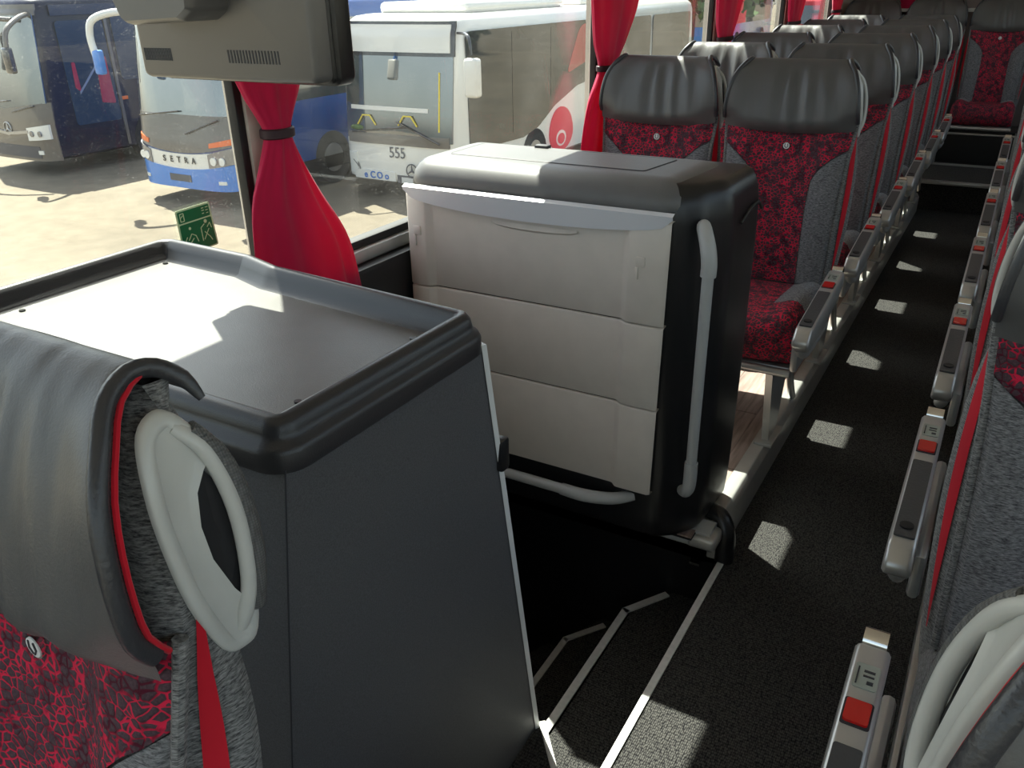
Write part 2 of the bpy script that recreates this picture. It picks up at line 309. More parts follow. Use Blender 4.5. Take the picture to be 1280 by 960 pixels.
# rear raised floors
b = MB().box(-1.42, RX, 6.56, YB, -.05, .2); struct(b.obj('floor_rear', M['carpet'], smooth=False))
b = MB().box(-.52, .04, 6.52, 6.57, .19, .212, .003); struct(b.obj('trim_7', M['metal']))
# stairs going down to the left
b = MB()
b.plate([(-.48, .6), (-.48, 2.0), (-.62, 2.0), (-.72, 1.85), (-.72, 1.10), (-.60, 1.0), (-.60, .6)], 'z', -.25, -.2)
b.plate([(-.70, 1.1), (-.70, 1.86), (-.60, 2.02), (-.84, 2.02), (-.92, 1.86), (-.92, 1.1)], 'z', -.45, -.4)
b.plate([(-.90, 1.1), (-.90, 1.86), (-.80, 2.02), (-1.05, 2.02), (-1.12, 1.86), (-1.12, 1.1)], 'z', -.65, -.6)
b.box(-1.42, -1.10, 1.1, 2.02, -.85, -.8)
b.plate([(-.725, -.25), (-.715, -.2), (-.70, -.2), (-.70, -.42)], 'y', 1.1, 1.85)
b.box(-.905, -.90, 1.1, 1.85, -.62, -.45); b.box(-1.105, -1.10, 1.1, 1.85, -.82, -.65)
struct(b.obj('stair_treads', M['carpet'], smooth=False))
b = MB().box(-1.44, -.485, 2.0, 2.02, -1.0, .085); b.box(-.482, -.46, .6, 2.02, -.9, -.05); b.box(-1.42, -.6, 1.08, 1.1, -.9, -.05); b.box(-1.44, -1.42, 1.0, 2.1, -1, 0); b.box(-1.42, -.46, .6, 2.0, -1.02, -1.0)
struct(b.obj('wall_stairwell', M['blk'], smooth=False))
def strip(pts, wd, th, z, name='trim_8'):
    m = MB()
    for a, c in zip(pts, pts[1:]):
        a = Vector((*a, z)); c = Vector((*c, z)); d = (c-a).normalized(); n = Vector((-d.y, d.x, 0))*wd/2; e = d*wd*.25
        v = [a-n-e, c-n+e, c+n+e, a+n-e]; m.add([p for p in v]+[p+Vector((0, 0, th)) for p in v], [(0, 1, 2, 3), (4, 5, 6, 7), (0, 1, 5, 4), (1, 2, 6, 5), (2, 3, 7, 6), (3, 0, 4, 7)])
    return struct(m.obj(name, M['trim'], smooth=False))
strip([(-.474, .62), (-.474, 2.0), (-.492, 2.005)], .018, .006, -.001, 'trim_8')
strip([(-.716, 1.27), (-.716, 1.85), (-.636, 1.975)], .022, .006, -.201, 'trim_9')
strip([(-.915, 1.2), (-.915, 1.85), (-.835, 1.965)], .02, .005, -.401, 'trim_10')
b = MB().plate([(-.655, 1.195), (-.575, 1.10), (-.575, .62), (-.565, .62), (-.562, 1.105), (-.645, 1.205)], 'z', -.03, .004); struct(b.obj('trim_11', M['trim'], smooth=False))
MBx = MB().box(-.56, -.53, 1.93, 1.96, -.02, -.012); struct(MBx.obj('trim_12', M['chrome'], smooth=False))

# left wall with windows
POSTS = [(1.285, 1.40), (3.06, 3.19), (4.43, 4.57), (5.86, 6.0), (7.35, YB)]
b = MB().box(WX-.08, WX, YF, YB, .0, ZG-.02); b.box(WX-.08, WX, 1.1, 2.0, -1.0, 0)
struct(b.obj('wall_left', M['cream'], smooth=False))
b = MB().box(WX-.08, WX+.0, YF, 3.06, ZT, CZ+.05); b.box(WX-.08, WX, 3.06, YB, ZT+.05, CZ+.05); struct(b.obj('wall_left_header', M['cream'], smooth=False))  # header out of view, raised over the rear windows to shape the sunlight
for i, (a, c) in enumerate(POSTS):
    b = MB().box(WX-.05, WX+.012, a+.016, c, ZG-.02, ZT+.26, .004); struct(b.obj('wall_left_pillar_%d' % (i+1), M['cream']))
    b = MB().box(WX-.02, WX+.006, a-.006, a+.016, ZG-.03, ZT+.26, .004); struct(b.obj('trim_%d' % (20+i), M['rubber']))
edges = [(YF+.1, 1.285), (1.40, 3.06), (3.19, 4.43), (4.57, 5.86), (6.0, 7.35)]
for i, (a, c) in enumerate(edges):
    w_ = struct(MB().box(WX-.03, WX-.024, a, c, ZG-.01, ZT+.25).obj('window_%d' % (i+1), M['glass'], smooth=False))
b = MB().box(WX-.03, WX+.008, YF, 7.36, ZG-.018, ZG+.004, .004); struct(b.obj('trim_30', M['rubber']))
b = MB().box(WX-.01, WX+.022, YF, 7.36, ZG-.052, ZG-.018, .008); struct(b.obj('trim_31', M['metal']))
b = MB().box(WX, WX+.05, YF, 6.5, .55, ZG-.055, .015); b.box(WX, WX+.075, YF, 6.5, .42, .56, .02); struct(b.obj('heater_channel', M['blk']))
# right wall, ceiling, ends (out of frame, they shape the light)
b = MB().box(RX, RX+.08, YF, YB, 0, ZG); b.box(RX, RX+.08, YF, YB, ZT, CZ+.05)
for a, c in POSTS: b.box(RX, RX+.06, a, c, ZG, ZT)
struct(b.obj('wall_right', M['cream'], smooth=False))
struct(MB().box(RX+.03, RX+.036, YF, 7.35, ZG, ZT).obj('window_6', M['glass'], smooth=False))
struct(MB().box(WX-.1, RX+.1, YF-.1, YB+.1, CZ, CZ+.06).obj('ceiling', M['ceil'], smooth=False))
b = MB().box(WX-.08, RX+.08, YF-.08, YF, 0, .6); struct(b.obj('wall_front', M['cream'], smooth=False))
struct(MB().box(WX-.05, RX+.05, YF-.05, YF-.04, .6, CZ).obj('window_7', M['glass'], smooth=False))
b = MB().box(WX-.08, RX+.08, YB, YB+.08, 0, CZ); struct(b.obj('wall_rear', M['brown'], smooth=False))
b = MB().box(WX, RX, YB-.14, YB-.02, 1.235, 1.262, .006); struct(b.obj('trim_40', M['white']))

# ============================================================ seats
def seatW(z): return sm([(.42, .188), (.55, .192), (.8, .197), (.95, .203), (1.03, .210), (1.08, .213), (1.15, .207), (1.2, .195), (1.235, .178), (1.262, .155)], z)
def seatB(z): return sm([(.42, .20), (.55, .218), (.75, .232), (.9, .231), (.98, .224), (1.04, .211), (1.1, .207), (1.15, .204), (1.2, .194), (1.235, .177), (1.262, .154)], z)
YFt = [(.42, -.02), (.55, 0), (.65, .005), (.75, .018), (.85, .035), (.95, .055), (1.03, .07), (1.1, .083), (1.2, .10), (1.25, .135)]
YBt = [(.42, .06), (.55, .08), (.8, .115), (.95, .138), (1.05, .146), (1.15, .152), (1.2, .155), (1.25, .150)]
PADZ = [(.035, 1.03), (.036, 1.06), (.038, 1.10), (.046, 1.15), (.062, 1.195), (.086, 1.232), (.110, 1.254), (.135, 1.263), (.155, 1.255), (.172, 1.23)]
def front_y(x, z):
    h = seatW(z); t = min(abs(x)/h, 1)
    base = sm(YFt, z)
    return base+.022*math.exp(-((t)/.55)**4)-.006*math.sin(PI*min(max((t-.45)/.5, 0), 1)) + (.02*max(0, (t-.93)/.07)**2)
def loft_body():
    rows = []; zs = [.42+.83*i/26 for i in range(27)]
    for z in zs:
        h = seatW(z)-.004; yb = sm(YBt, z); r = .02; row = []
        nF = 18
        for i in range(nF+1):
            x = -h+2*h*i/nF; row.append((x, front_y(x, z)+.006, z))
        yf = front_y(h, z)
        B = seatB(z)-.002; ys = yf+.014; ye = yb-.016; R_ = [(h+(B-h)*q+.004*math.sin(PI*q), ys+(ye-ys)*q, z) for q in (0, .25, .5, .75, 1)]+[(B-.004, yb-.005, z), (B-.014, yb, z)]
        row += R_+[(0, yb+.006, z)]+[(-p[0], p[1], z) for p in R_[::-1]]
        rows.append(row)
    return MB().grid(rows, True, True)
def patch(xl, xr, z0, z1, nx, nz, off, zbot=None, ztop=None):
    rows = []
    for j in range(nz+1):
        row = []
        for i in range(nx+1):
            u = i/nx
            def zz(u, v):
                a = zbot(u) if zbot else z0; c = ztop(u) if ztop else z1; return a+(c-a)*v
            z = zz(u, j/nz); x = xl(z)+(xr(z)-xl(z))*u; z = zz((x/seatW(z)+1)/2, j/nz)
            row.append((x, front_y(x, z)-off, z))
        rows.append(row)
    return MB().grid(rows)
def leather_bottom(t): return 1.056+.022*min(1, abs(t))**2.2     # t = x / half width
def centre_half(z): return lerp([(.5, .100), (.8, .092), (.885, .096), (.925, .116), (.965, .16), (1.0, .214), (1.12, .214)], z)
def centre_half(z, f=centre_half): return min(f(z), seatW(z)-.003)
def make_pad():
    rows = []; nv = 26; nu = 40; ds = [0]
    P = PADZ
    def pt(v):
        s = v*(len(P)-1); i = min(int(s), len(P)-2); t = s-i
        p0 = Vector(P[max(i-1, 0)]); p1 = Vector(P[i]); p2 = Vector(P[i+1]); p3 = Vector(P[min(i+2, len(P)-1)])
        return .5*((2*p1)+(-p0+p2)*t+(2*p0-5*p1+4*p2-p3)*t*t+(-p0+3*p1-3*p2+p3)*t**3)
    for j in range(nv+1):
        v = j/nv; row = []
        for i in range(nu+1):
            t = -1+2*i/nu
            vb = max(0.0, (leather_bottom(t)-1.045)/.05)*.135      # raise the lower edge at the sides
            q = pt(vb+(1-vb)*v); h = seatW(q.y)
            y = q.x+.016*math.cos(t*PI/2)*(1 if v < .75 else .3)*math.sin(PI*min(v*1.3, 1))
            env = math.exp(-((t-.12)/.36)**2)*math.sin(PI*min(1, v/.72+.12)) if v < .63 else 0
            ph = t*17+2.2*v*(1+t)
            y += .018*env*(abs(math.sin(ph*.62))**.7-.6)+.003*math.sin(t*9+1.3)*math.sin(PI*min(v*1.4, 1))
            edge = max(0, (abs(t)-.94)/.06)
            y += .006*edge if v < .6 else 0
            zz = q.y+.0*t
            lowr = max(0, 1-v/.13); y += .034*lowr**1.6*(1-.4*t*t)
            if v < .62:
                ry = sm([(1.05, .070), (1.078, .066), (1.10, .054), (1.13, .052), (1.165, .055), (1.20, .064), (1.230, .082), (1.252, .105)], zz)
                k_ = min(1, max(0, (abs(t)-.62)/.38)); k_ = k_*k_*(3-2*k_)*min(1, (.62-v)/.12); y += (ry-.003-y)*k_
            row.append((t*(h+.002), y, zz-.004*(edge if v > .6 else 0)))
        rows.append(row)
    return MB().grid(rows)
def rollpts(s, dx=0, dy=0):
    return [(s*(seatW(z)+.003+dx), y+dy, z) for y, z in [(.066, 1.078), (.054, 1.10), (.052, 1.13), (.055, 1.165), (.064, 1.20), (.082, 1.230), (.102, 1.251), (.128, 1.261), (.148, 1.258), (.162, 1.246), (.167, 1.23)]]
def crackle_cushion():
    rows = []; fm = []
    path = [(.03, .535), (-.02, .548), (-.10, .556), (-.20, .565), (-.30, .572), (-.38, .574), (-.43, .566), (-.463, .548), (-.478, .52), (-.478, .48), (-.468, .445), (-.44, .425), (-.30, .415), (-.05, .41)]
    nu = 28
    for (y, z) in path:
        row = []
        for i in range(nu+1):
            t = -1+2*i/nu; x = t*.206
            bol = .018*math.exp(-((abs(t)-.78)/.2)**2) if z > .5 else 0
            drop = .028*max(0, (abs(t)-.86)/.14)**2 if z > .5 else 0
            row.append((x, y+(.018*abs(t)**4 if y < -.42 else 0), z+bol-drop-(.006*(1-t*t) if z > .5 else 0)))
        rows.append(row)
    mb = MB().grid(rows)
    for j in range(len(path)-1):
        for i in range(nu):
            t = abs(-1+2*(i+.5)/nu); y = path[j][0]
            fm.append(1 if (t > .48 and y > -.25 and z_ok(path[j][1])) else 0)
    # closed sides
    n = nu+1
    for s, c in ((0, 0), (nu, 1)):
        mb.f.append(tuple(j*n+s for j in range(len(path)))); fm.append(1)
    return mb, fm
def z_ok(z): return z > .5
def build_seat(s, label, cat, name, arm=True, handle=True):
    root = thing(name, label, cat)
    loft_body().obj('backrest', M['side'], root, angle=60)
    for sg, nm in ((-1, 'side_bolster'), (1, 'side_bolster')):
        def xi(z, sg=sg): return sg*centre_half(z)
        def xo(z, sg=sg): return sg*(seatW(z)-.002)
        def zt(z): return z
        patch(xi if sg > 0 else xo, xo if sg > 0 else xi, .545, 1.03, 8, 26, .0035).obj(nm, M['grey'], root)
    patch(lambda z: -centre_half(z), lambda z: centre_half(z), .54, 1.12, 22, 34, .006, None, lambda u: leather_bottom(2*u-1)+.022*(1-abs(2*u-1)**3)-.004*abs(2*u-1)**3).obj('centre_panel', M['red'], root)
    hp = make_pad().obj('headrest', M['leather'], root, angle=75)
    for sg in (-1, 1):
        MB().tube(rollpts(sg), [.0075]*9+[.0065, .003], 10, 3).obj('edge_roll', M['roll'], hp)
        MB().tube([(p[0], p[1]+.006, p[2]-.002) for p in rollpts(sg, .003, .004)[:-2]], .0025, 6, 2).obj('piping', M['piping'], hp)
    # red gusset strip down the side of the back rest
    for sg in (-1, 1):
        rows = []
        for z in [.56+.52*i/20 for i in range(21)]:
            h = seatW(z)-.004; B = seatB(z)-.002; yf = front_y(h, z)+.014; yb = sm(YBt, z)-.016
            wd = sm([(.56, .02), (.66, .10), (.8, .17), (.95, .19), (1.03, .17), (1.08, .10)], z); c = sm([(.56, .46), (.85, .44), (.95, .36), (1.03, .26), (1.08, .18)], z)
            rows.append([(sg*(h+(B-h)*q+.004*math.sin(PI*q)+.0026), yf+(yb-yf)*q-.001, z) for q in (c-wd, c-wd*.4, c+wd*.4, c+wd)])
        MB().grid(rows).obj('side_stripe', M['piping'], root)
        # fabric seam roll along the front edge
        MB().tube([(sg*(seatW(z)+.0), front_y(seatW(z)*.97, z)+.004, z) for z in [.55+.05*i for i in range(11)]+[1.075]], .0065, 8, 2).obj('seam', M['side'], root)
    # small round button on the red cloth
    bt = MB().cyl((0, front_y(0, .996)-.006, .993), (0, front_y(0, .996)-.012, .993), .0125, 20).obj('badge', M['chrome'], root)
    MB().cyl((0, front_y(0, .996)-.0121, .993), (0, front_y(0, .996)-.0128, .993), .0105, 18).obj('badge_face', M['white'], bt)
    mm = MB()
    for q in (-1, 1):
        mm.tube([(q*.001, front_y(0, .996)-.013, .986), (q*.0055, front_y(0, .996)-.013, .992), (q*.004, front_y(0, .996)-.013, 1.0)], .0012, 5)
    mm.obj('emblem', M['ink'], bt)
    mb, fm = crackle_cushion(); link('seat_cushion', mb.v, mb.f, None, root, True, [M['red'], M['grey']], fm, 70)
    MB().box(-.205, .205, -.44, .05, .395, .418, .006).obj('seat_pan', M['metal'], root)
    MB().tube([(-.21, -.455, .405), (.21, -.455, .405)], .013, 10).obj('front_tube', M['metal'], root)
    # leg and rear bracket
    xs = s*.15
    lg = MB().plate([(-.46, .40), (-.22, .40), (-.30, .145), (-.34, .125), (-.40, .125)], 'x', xs-.011, xs+.011); lg.box(xs-.03, xs+.03, -.43, -.28, .12, .132, .003)
    lg.obj('leg', M['metal'], root, smooth=False)
    MB().tube([(xs, -.03, .13), (xs, -.10, .22), (xs, -.16, .34), (xs, -.20, .40)], .013, 10, 3).obj('leg', M['metal'], root)
    if arm:
        xa = s*(.258 if s > 0 else .270); hw = .0235
        def zt(y): return .655-(-.17-y)*.10 if y < -.17 else .655
        def bar(y0, y1, z0, z1, h, r):
            m = MB(); m.box(xa-h, xa+h, y0, y1, -.5, .5, 0); out = []
            m = MB().box(xa-h, xa+h, y0, y1, 0, 1, 0); return m
        # frame: rounded side profile swept over the arm width
        prof = rpoly([(-.165, .662), (-.60, .615), (-.645, .575), (-.60, .545), (-.40, .548), (-.20, .59), (-.15, .62)], [.012, .03, .02, .02, .05, .03, .015], 5)
        n = len(prof); rows = []
        for dx, ins in ((-hw, .006), (-hw+.004, .001), (-hw+.008, 0), (hw-.008, 0), (hw-.004, .001), (hw, .006)):
            rows.append([(xa+dx, p[0], p[1]) for p in offs(prof, ins)])
        ar = MB().grid(rows, True, True).obj('armrest', M['metal'], root, angle=50)
        def top(y, e): return lerp([(-.60, .615), (-.165, .662)], y)+e
        def plate(y0, y1, h, e0, e1, m, nm, par, xo=0):
            v = []
            for e in (e0, e1):
                for (x, y) in rpoly([(xa+xo-h, y0), (xa+xo+h, y0), (xa+xo+h, y1), (xa+xo-h, y1)], min(h*.3, .004), 3): v.append((x, y, top(y, e)))
            n = len(v)//2; return MB().add(v, [tuple(range(n)), tuple(range(n, 2*n))]+[(i, (i+1) % n, n+(i+1) % n, n+i) for i in range(n)]).obj(nm, m, par)
        plate(-.585, -.345, .0175, -.002, .004, M['pad'], 'pad', ar, 0)
        pc = MB(); pc.cyl((xa, -.555, top(-.555, .0035)), (xa, -.555, top(-.555, .006)), .012, 18); pc.obj('pad_tip', M['rubber'], ar)
        plate(-.312, -.268, .018, -.001, .0012, M['ink'], 'button_bezel', ar)
        plate(-.308, -.272, .0155, .0, .005, M['redbtn'], 'button', ar)
        lp = plate(-.248, -.205, .0155, -.001, .0015, M['lcd'], 'number_plate', ar)
        mm = MB(); mm.box(xa-.012, xa-.010, -.243, -.21, top(-.23, .0), top(-.23, .0035))
        mm.box(xa-.004, xa+.010, -.228, -.225, top(-.226, .0), top(-.226, .0022)); mm.box(xa-.004, xa+.010, -.220, -.216, top(-.218, .0), top(-.218, .0022)); mm.box(xa+.002, xa+.010, -.240, -.234, top(-.237, .0), top(-.237, .0022))
        mm.obj('print', M['ink'], ar)
        MB().cyl((xa-.016, -.148, .655), (xa+.016, -.148, .655), .017, 18).obj('pivot', M['chrome'], ar)
        MB().tube([(xa-s*.008, -.60, .555), (xa, -.56, .525), (xa, -.44, .515), (xa, -.32, .51), (xa-s*.01, -.20, .49), (xa-s*.03, -.10, .44)], [.012, .016, .015, .013, .013, .012], 12, 3).obj('bracket', M['metal'], root)
        MB().box(min(xa-s*.045, xa-s*.022), max(xa-s*.045, xa-s*.022), -.50, -.10, .43, .53, .01).obj('side_cover', M['metal'], root)
    if handle:
        X = s*.2185
        outer = [(.130, 1.235), (.110, 1.226), (.099, 1.199), (.095, 1.156), (.102, 1.093), (.122, 1.037), (.142, 1.024), (.158, 1.034), (.163, 1.094), (.166, 1.15), (.158, 1.195), (.144, 1.226)]
        def spl(pts, k=4):
            n = len(pts); out = []
            for i in range(n):
                p0, p1, p2, p3 = [Vector(pts[(i+j) % n]) for j in (-1, 0, 1, 2)]
                for q in range(k):
                    t = q/k; out.append(tuple(.5*((2*p1)+(-p0+p2)*t+(2*p0-5*p1+4*p2-p3)*t*t+(-p0+3*p1-3*p2+p3)*t**3)))
            return out
        O = spl(outer); rows = []
        def fit(mb):
            mb.v = [(p[0]+s*(min(seatW(p[2]), .217)-.2175), p[1], p[2]) for p in mb.v]; return mb
        for off_, dx in ((0, -.004), (0, .002), (.002, .005), (.006, .006), (.010, .005), (.0125, .001), (.0135, -.006)):
            rows.append([(X+s*dx*.8, p[0], p[1]) for p in offs(O, off_)])
        hd = fit(MB().grid(rows, True, False)).obj('handle', M['plast'], root, angle=60)
        dish = [(.128, 1.226), (.114, 1.216), (.106, 1.192), (.103, 1.156), (.110, 1.098), (.126, 1.048), (.142, 1.034), (.152, 1.042), (.148, 1.064), (.136, 1.085), (.124, 1.12), (.122, 1.15), (.128, 1.176), (.140, 1.19), (.150, 1.196), (.146, 1.212)]
        rows = [[(X+s*dx, p[0], p[1]) for p in offs(dish, o_)] for o_, dx in ((-.004, .0045), (.001, .0022), (.003, .0016))]
        mb = MB().grid(rows, True, False); mb.f.append(tuple(range(2*len(dish), 3*len(dish)))); fit(mb).obj('dish', M['plast'], hd, angle=60)
        fit(MB().plate([(.148, 1.062), (.138, 1.085), (.126, 1.12), (.124, 1.15), (.130, 1.174), (.143, 1.188), (.152, 1.17), (.155, 1.12)], 'x', X-s*.001, X+s*.0012)).obj('opening_plate', M['dark'], hd, smooth=False)  # dark plate in place of the see-through hole, darkness put into its colour
        fit(MB().tube([(X-s*.001, .136, 1.222), (X+s*.004, .147, 1.205), (X+s*.006, .153, 1.18), (X+s*.007, .156, 1.14), (X+s*.006, .153, 1.09), (X+s*.003, .147, 1.06), (X-s*.001, .143, 1.044)], [.006, .0065, .0065, .0065, .0065, .007, .006], 12, 4)).obj('grab_bar', M['plast'], hd)
        fit(MB().tube([(X+s*.002, .147, 1.217), (X+s*.004, .159, 1.19), (X+s*.005, .1645, 1.15), (X+s*.005, .1635, 1.10), (X+s*.003, .158, 1.056)], [.006, .0085, .009, .009, .007], 12, 4)).obj('grip', M['grip'], hd)
    return root

ROWN = ['first', 'second', 'third', 'fourth', 'fifth', 'sixth']
GA = 'aisle seats of the left block'; GW = 'window seats of the left block'; GR = 'aisle seats of the right block'
La = build_seat(1, 'near black leather and red crackle seat backing onto the low grey tray cabinet', 'seat', 'coach_seat')
La.location = (-.640, .19, 0); La.scale = (.89, 1, 1)
Ra = build_seat(-1, 'nearest right seat, only its dark headrest side and grey handle in the bottom right corner', 'seat', 'coach_seat')
Ra.location = (.245, .27, 0)
Wa = build_seat(1, 'window seat at the red curtain, just behind the beige fronted box cabinet, sunlit headrest', 'seat', 'coach_seat', arm=False, handle=True)
Wa.location = (-1.118, 2.88, 0)
index_kids()
for i in range(6):
    c = copy_tree(La); c.scale = (1, 1, 1); c.location = (-.655, 2.88+.75*i-(.03 if i == 5 else 0), 0); c['group'] = GA
    c['label'] = ('left aisle seat in the first row behind the beige fronted box cabinet, front fully visible' if i == 0 else
                  'left aisle seat in the %s row behind the beige fronted box cabinet' % ROWN[i])
    if i:
        d = copy_tree(Wa); d.location = (-1.118, 2.88+.75*i-(.03 if i == 5 else 0), 0); d['group'] = GW; d['label'] = 'sunlit window seat in the %s row behind the beige fronted box cabinet' % ROWN[i]
Wa['group'] = GW
RN = ['second', 'third', 'fourth', 'fifth', 'sixth', 'seventh', 'eighth']
for i in range(7):
    c = copy_tree(Ra); c.location = (.247, 1.18+.775*i, 0); c['group'] = GR
    c['label'] = 'right aisle seat, %s from the camera, seen from its aisle side with silver armrest' % RN[i]
# rear bench seats
def bench(x, label):
    c = copy_tree(Wa); c.location = (x, 7.68, .075); c['label'] = label; c['group'] = 'rear bench seats'
    for k in list(c.children): pass
    return c
Bn = build_seat(1, 'middle seat of the rear bench at the far end of the aisle', 'seat', 'coach_seat', arm=False, handle=False); Bn.location = (-.235, 7.66, .075); Bn['group'] = 'rear bench seats'
for o in [o for o in bpy.data.objects if o.parent == Bn and o.name.split('.')[0] == 'leg']: bpy.data.objects.remove(o)
index_kids()
for x, lb in ((-.70, 'rear bench seat just left of the one closing the aisle'), (-1.165, 'rear bench seat in the far left corner by the window')):
    c = copy_tree(Bn); c.location = (x, 7.66, .075); c['label'] = lb; c['group'] = 'rear bench seats'
# bench plinth and bar
struct(MB().box(-1.41, 1.0, 7.36, 7.72, .20, .44).obj('wall_bench_base', M['blk'], smooth=False))
b = MB().tube([(-.52, 7.22, .435), (.04, 7.22, .435)], .008, 8); b.box(-.50, .03, 7.21, 7.24, .20, .212)
for x in (-.5, .02): b.box(x-.01, x+.01, 7.21, 7.36, .2, .44)
struct(b.obj('trim_50', M['metal'], smooth=False))

# ============================================================ tray cabinet (foreground)
t = thing('tray_cabinet', 'low charcoal cabinet with a black rimmed tray top beside the front window', 'cabinet', (0, 0, 0))
out = rpoly([(-1.412, .551), (-.622, .551), (-.616, .980), (-1.06, 1.018), (-1.15, 1.045), (-1.412, 1.056)], [.03, .042, .042, .05, .05, .05], 6)
Q = .044
prof = [(.0, .962), (-.001, .985), (.003, .993), (.010, .997), (.012, 1.006), (.014, 1.014), (.020, 1.022), (.028, 1.0245), (.036, 1.021), (.043, 1.008), (.050, .994), (.060, .9895)]
rows = [[(p[0], p[1], z+Q) for p in offs(out, d)] for d, z in prof]
m_ = MB().grid(rows, True, False)
tr = m_.obj('tray_rim', M['tray_rim'], t, angle=60)
inn = [(-1.358, .605), (-.677, .605), (-.672, .930), (-1.085, .966), (-1.17, .990), (-1.358, .998)]; m_ = MB(); m_.add([(p[0], p[1], .9900+Q) for p in inn], [tuple(range(len(inn)))]); m_.obj('tray_surface', M['tray'], t)
for (x, y) in ((-1.34, .70), (-1.342, .985), (-.705, .665), (-.70, .90)):
    MB().cyl((x, y, .989+Q), (x, y, .9925+Q), .005, 12).obj('screw', M['screw'], tr)
m_ = MB().add([(-1.40, .565, 1.012), (-.634, .565, 1.012), (-.631, .978, 1.012), (-1.40, 1.02, 1.012), (-1.40, .42, 0), (-.648, .42, 0), (-.655, 1.18, 0), (-1.40, 1.18, 0)],
     [(0, 1, 2, 3), (4, 5, 6, 7), (0, 1, 5, 4), (1, 2, 6, 5), (2, 3, 7, 6), (3, 0, 4, 7)])
m_.obj('body', M['panel'], t, smooth=False)
MB().add([(-.629, .974, 1.010), (-.625, .982, 1.010), (-.648, 1.186, .0), (-.653, 1.176, .0), (-.640, .986, 1.010), (-.66, 1.189, 0)], [(0, 1, 2, 3), (1, 4, 5, 2), (0, 4, 1), (3, 2, 5), (0, 3, 5, 4)]).obj('edge_trim', M['white'], t, smooth=False)
MB().tube([(-.6335, .564, 1.01), (-.6475, .418, 0)], .0012, 6).obj('seam', M['ink'], t)
MB().box(-.655, -.625, 1.02, 1.045, .76, .82, .005).obj('hinge', M['blk'], t)

# ============================================================ box cabinet (fridge) over the stairs
t = thing('box_cabinet', 'tall black box cabinet with beige ribbed front and grey grab rail over the stairs', 'cabinet', (0, 0, 0))
plan = rpoly([(-1.38, 1.785), (-.62, 1.785), (-.565, 1.825), (-.52, 1.90), (-.512, 2.14), (-1.38, 2.14)], [.05, .08, .10, .10, .05, .05], 6)
rows = []
for z, d in ((.125, .03), (.132, .020), (.15, .010), (.20, .006), (.26, .004), (.5, 0), (.9, .0), (1.0, .002), (1.04, .006), (1.065, .015), (1.080, .026), (1.088, .038)):
    rows.append([(p[0], p[1], z) for p in offs(plan, d)])
MB().grid(rows, True, True).obj('body', M['blk'], t, angle=60)
# top cover
cp = rpoly([(-1.372, 1.775), (-.605, 1.775), (-.575, 2.12), (-1.372, 2.12)], .072, 8)
rows = [[(p[0], p[1], z) for p in offs(cp, d)] for z, d in ((1.030, .0), (1.042, -.002), (1.062, .004), (1.080, .018), (1.091, .036), (1.096, .056), (1.097, .07))]
tc_ = MB().grid(rows, True, True).obj('top_cover', M['cap'], t, angle=60)
lid = rpoly([(-1.285, 1.872), (-.735, 1.872), (-.712, 2.04), (-1.285, 2.04)], .01, 3)
MB().plate(lid, 'z', 1.0905, 1.0985).obj('lid', M['cap'], tc_)
MB().tube([(p[0], p[1], 1.0968) for p in lid]+[(lid[0][0], lid[0][1], 1.0968)], .0022, 6).obj('lid_groove', M['ink'], tc_)
MB().box(-1.12, -1.08, 2.035, 2.06, 1.096, 1.106, .003).obj('catch', M['ink'], tc_)
# three front panels with pilaster relief
xs_ = [(-1.362, .006), (-1.355, 0), (-1.306, 0), (-1.300, .002), (-1.288, .014), (-1.282, .016), (-1.1, .016), (-.9, .016), (-.742, .016), (-.734, .014), (-.722, .002), (-.715, 0), (-.628, 0), (-.621, .006)]
for nm, z0, z1 in (('front_panel', .757, 1.010), ('front_panel', .533, .7545), ('front_panel', .283, .5305)):
    rows = []
    for z, e in ((z0, .005), (z0+.002, .001), (z0+.004, 0), (z1-.004, 0), (z1-.002, .001), (z1, .005)):
        tp = (z-.283)/.72
        rows.append([(x+.014*(1-tp)*( (x+1.362)/.741)*-1, 1.762+dy+e, z) for x, dy in xs_])
    rows.insert(0, [(x, 1.79, z) for x, y, z in rows[0]]); rows.append([(x, 1.79, z) for x, y, z in rows[-1]])
    MB().grid(rows).obj(nm, M['beige'], t, angle=50)
# pale strip with a curved lower edge, bluish sky reflection put into its colour
rows = [[], [], []]
for i in range(31):
    u = i/30; x = -1.365+.748*u; sag = .045*min(1, math.sin(PI*u)**.35) if 0 < u < 1 else 0
    rows[0].append((x, 1.770, 1.032)); rows[1].append((x, 1.757, 1.026)); rows[2].append((x, 1.7598, 1.018-sag))
MB().grid(rows).obj('top_strip', M['beige2'], t, angle=30)
MB().add([], []) 
rows = [[], [], []]
for i in range(17):
    u = i/16; x = -1.10+.24*u; s_ = math.sin(PI*u)**.5
    rows[0].append((x, 1.776, .962)); rows[1].append((x, 1.770, .958-.008*s_)); rows[2].append((x, 1.779, .955-.013*s_))
MB().grid(rows).obj('pull_lip', M['beige'], t)
for x in (-1.328, -.69):
    mk = MB().box(x-.012, x+.012, 1.758, 1.765, .90, .925, .003); mk.box(x-.012, x-.004, 1.757, 1.765, .87, .90, .002); mk.obj('latch', M['beige'], t)
# side groove line and recess
MB().tube([(-.515, 1.95, .98), (-.512, 2.0, 1.0), (-.513, 2.08, 1.005), (-.513, 2.12, .98)], .004, 8, 3).obj('side_groove', M['rubber'], t)
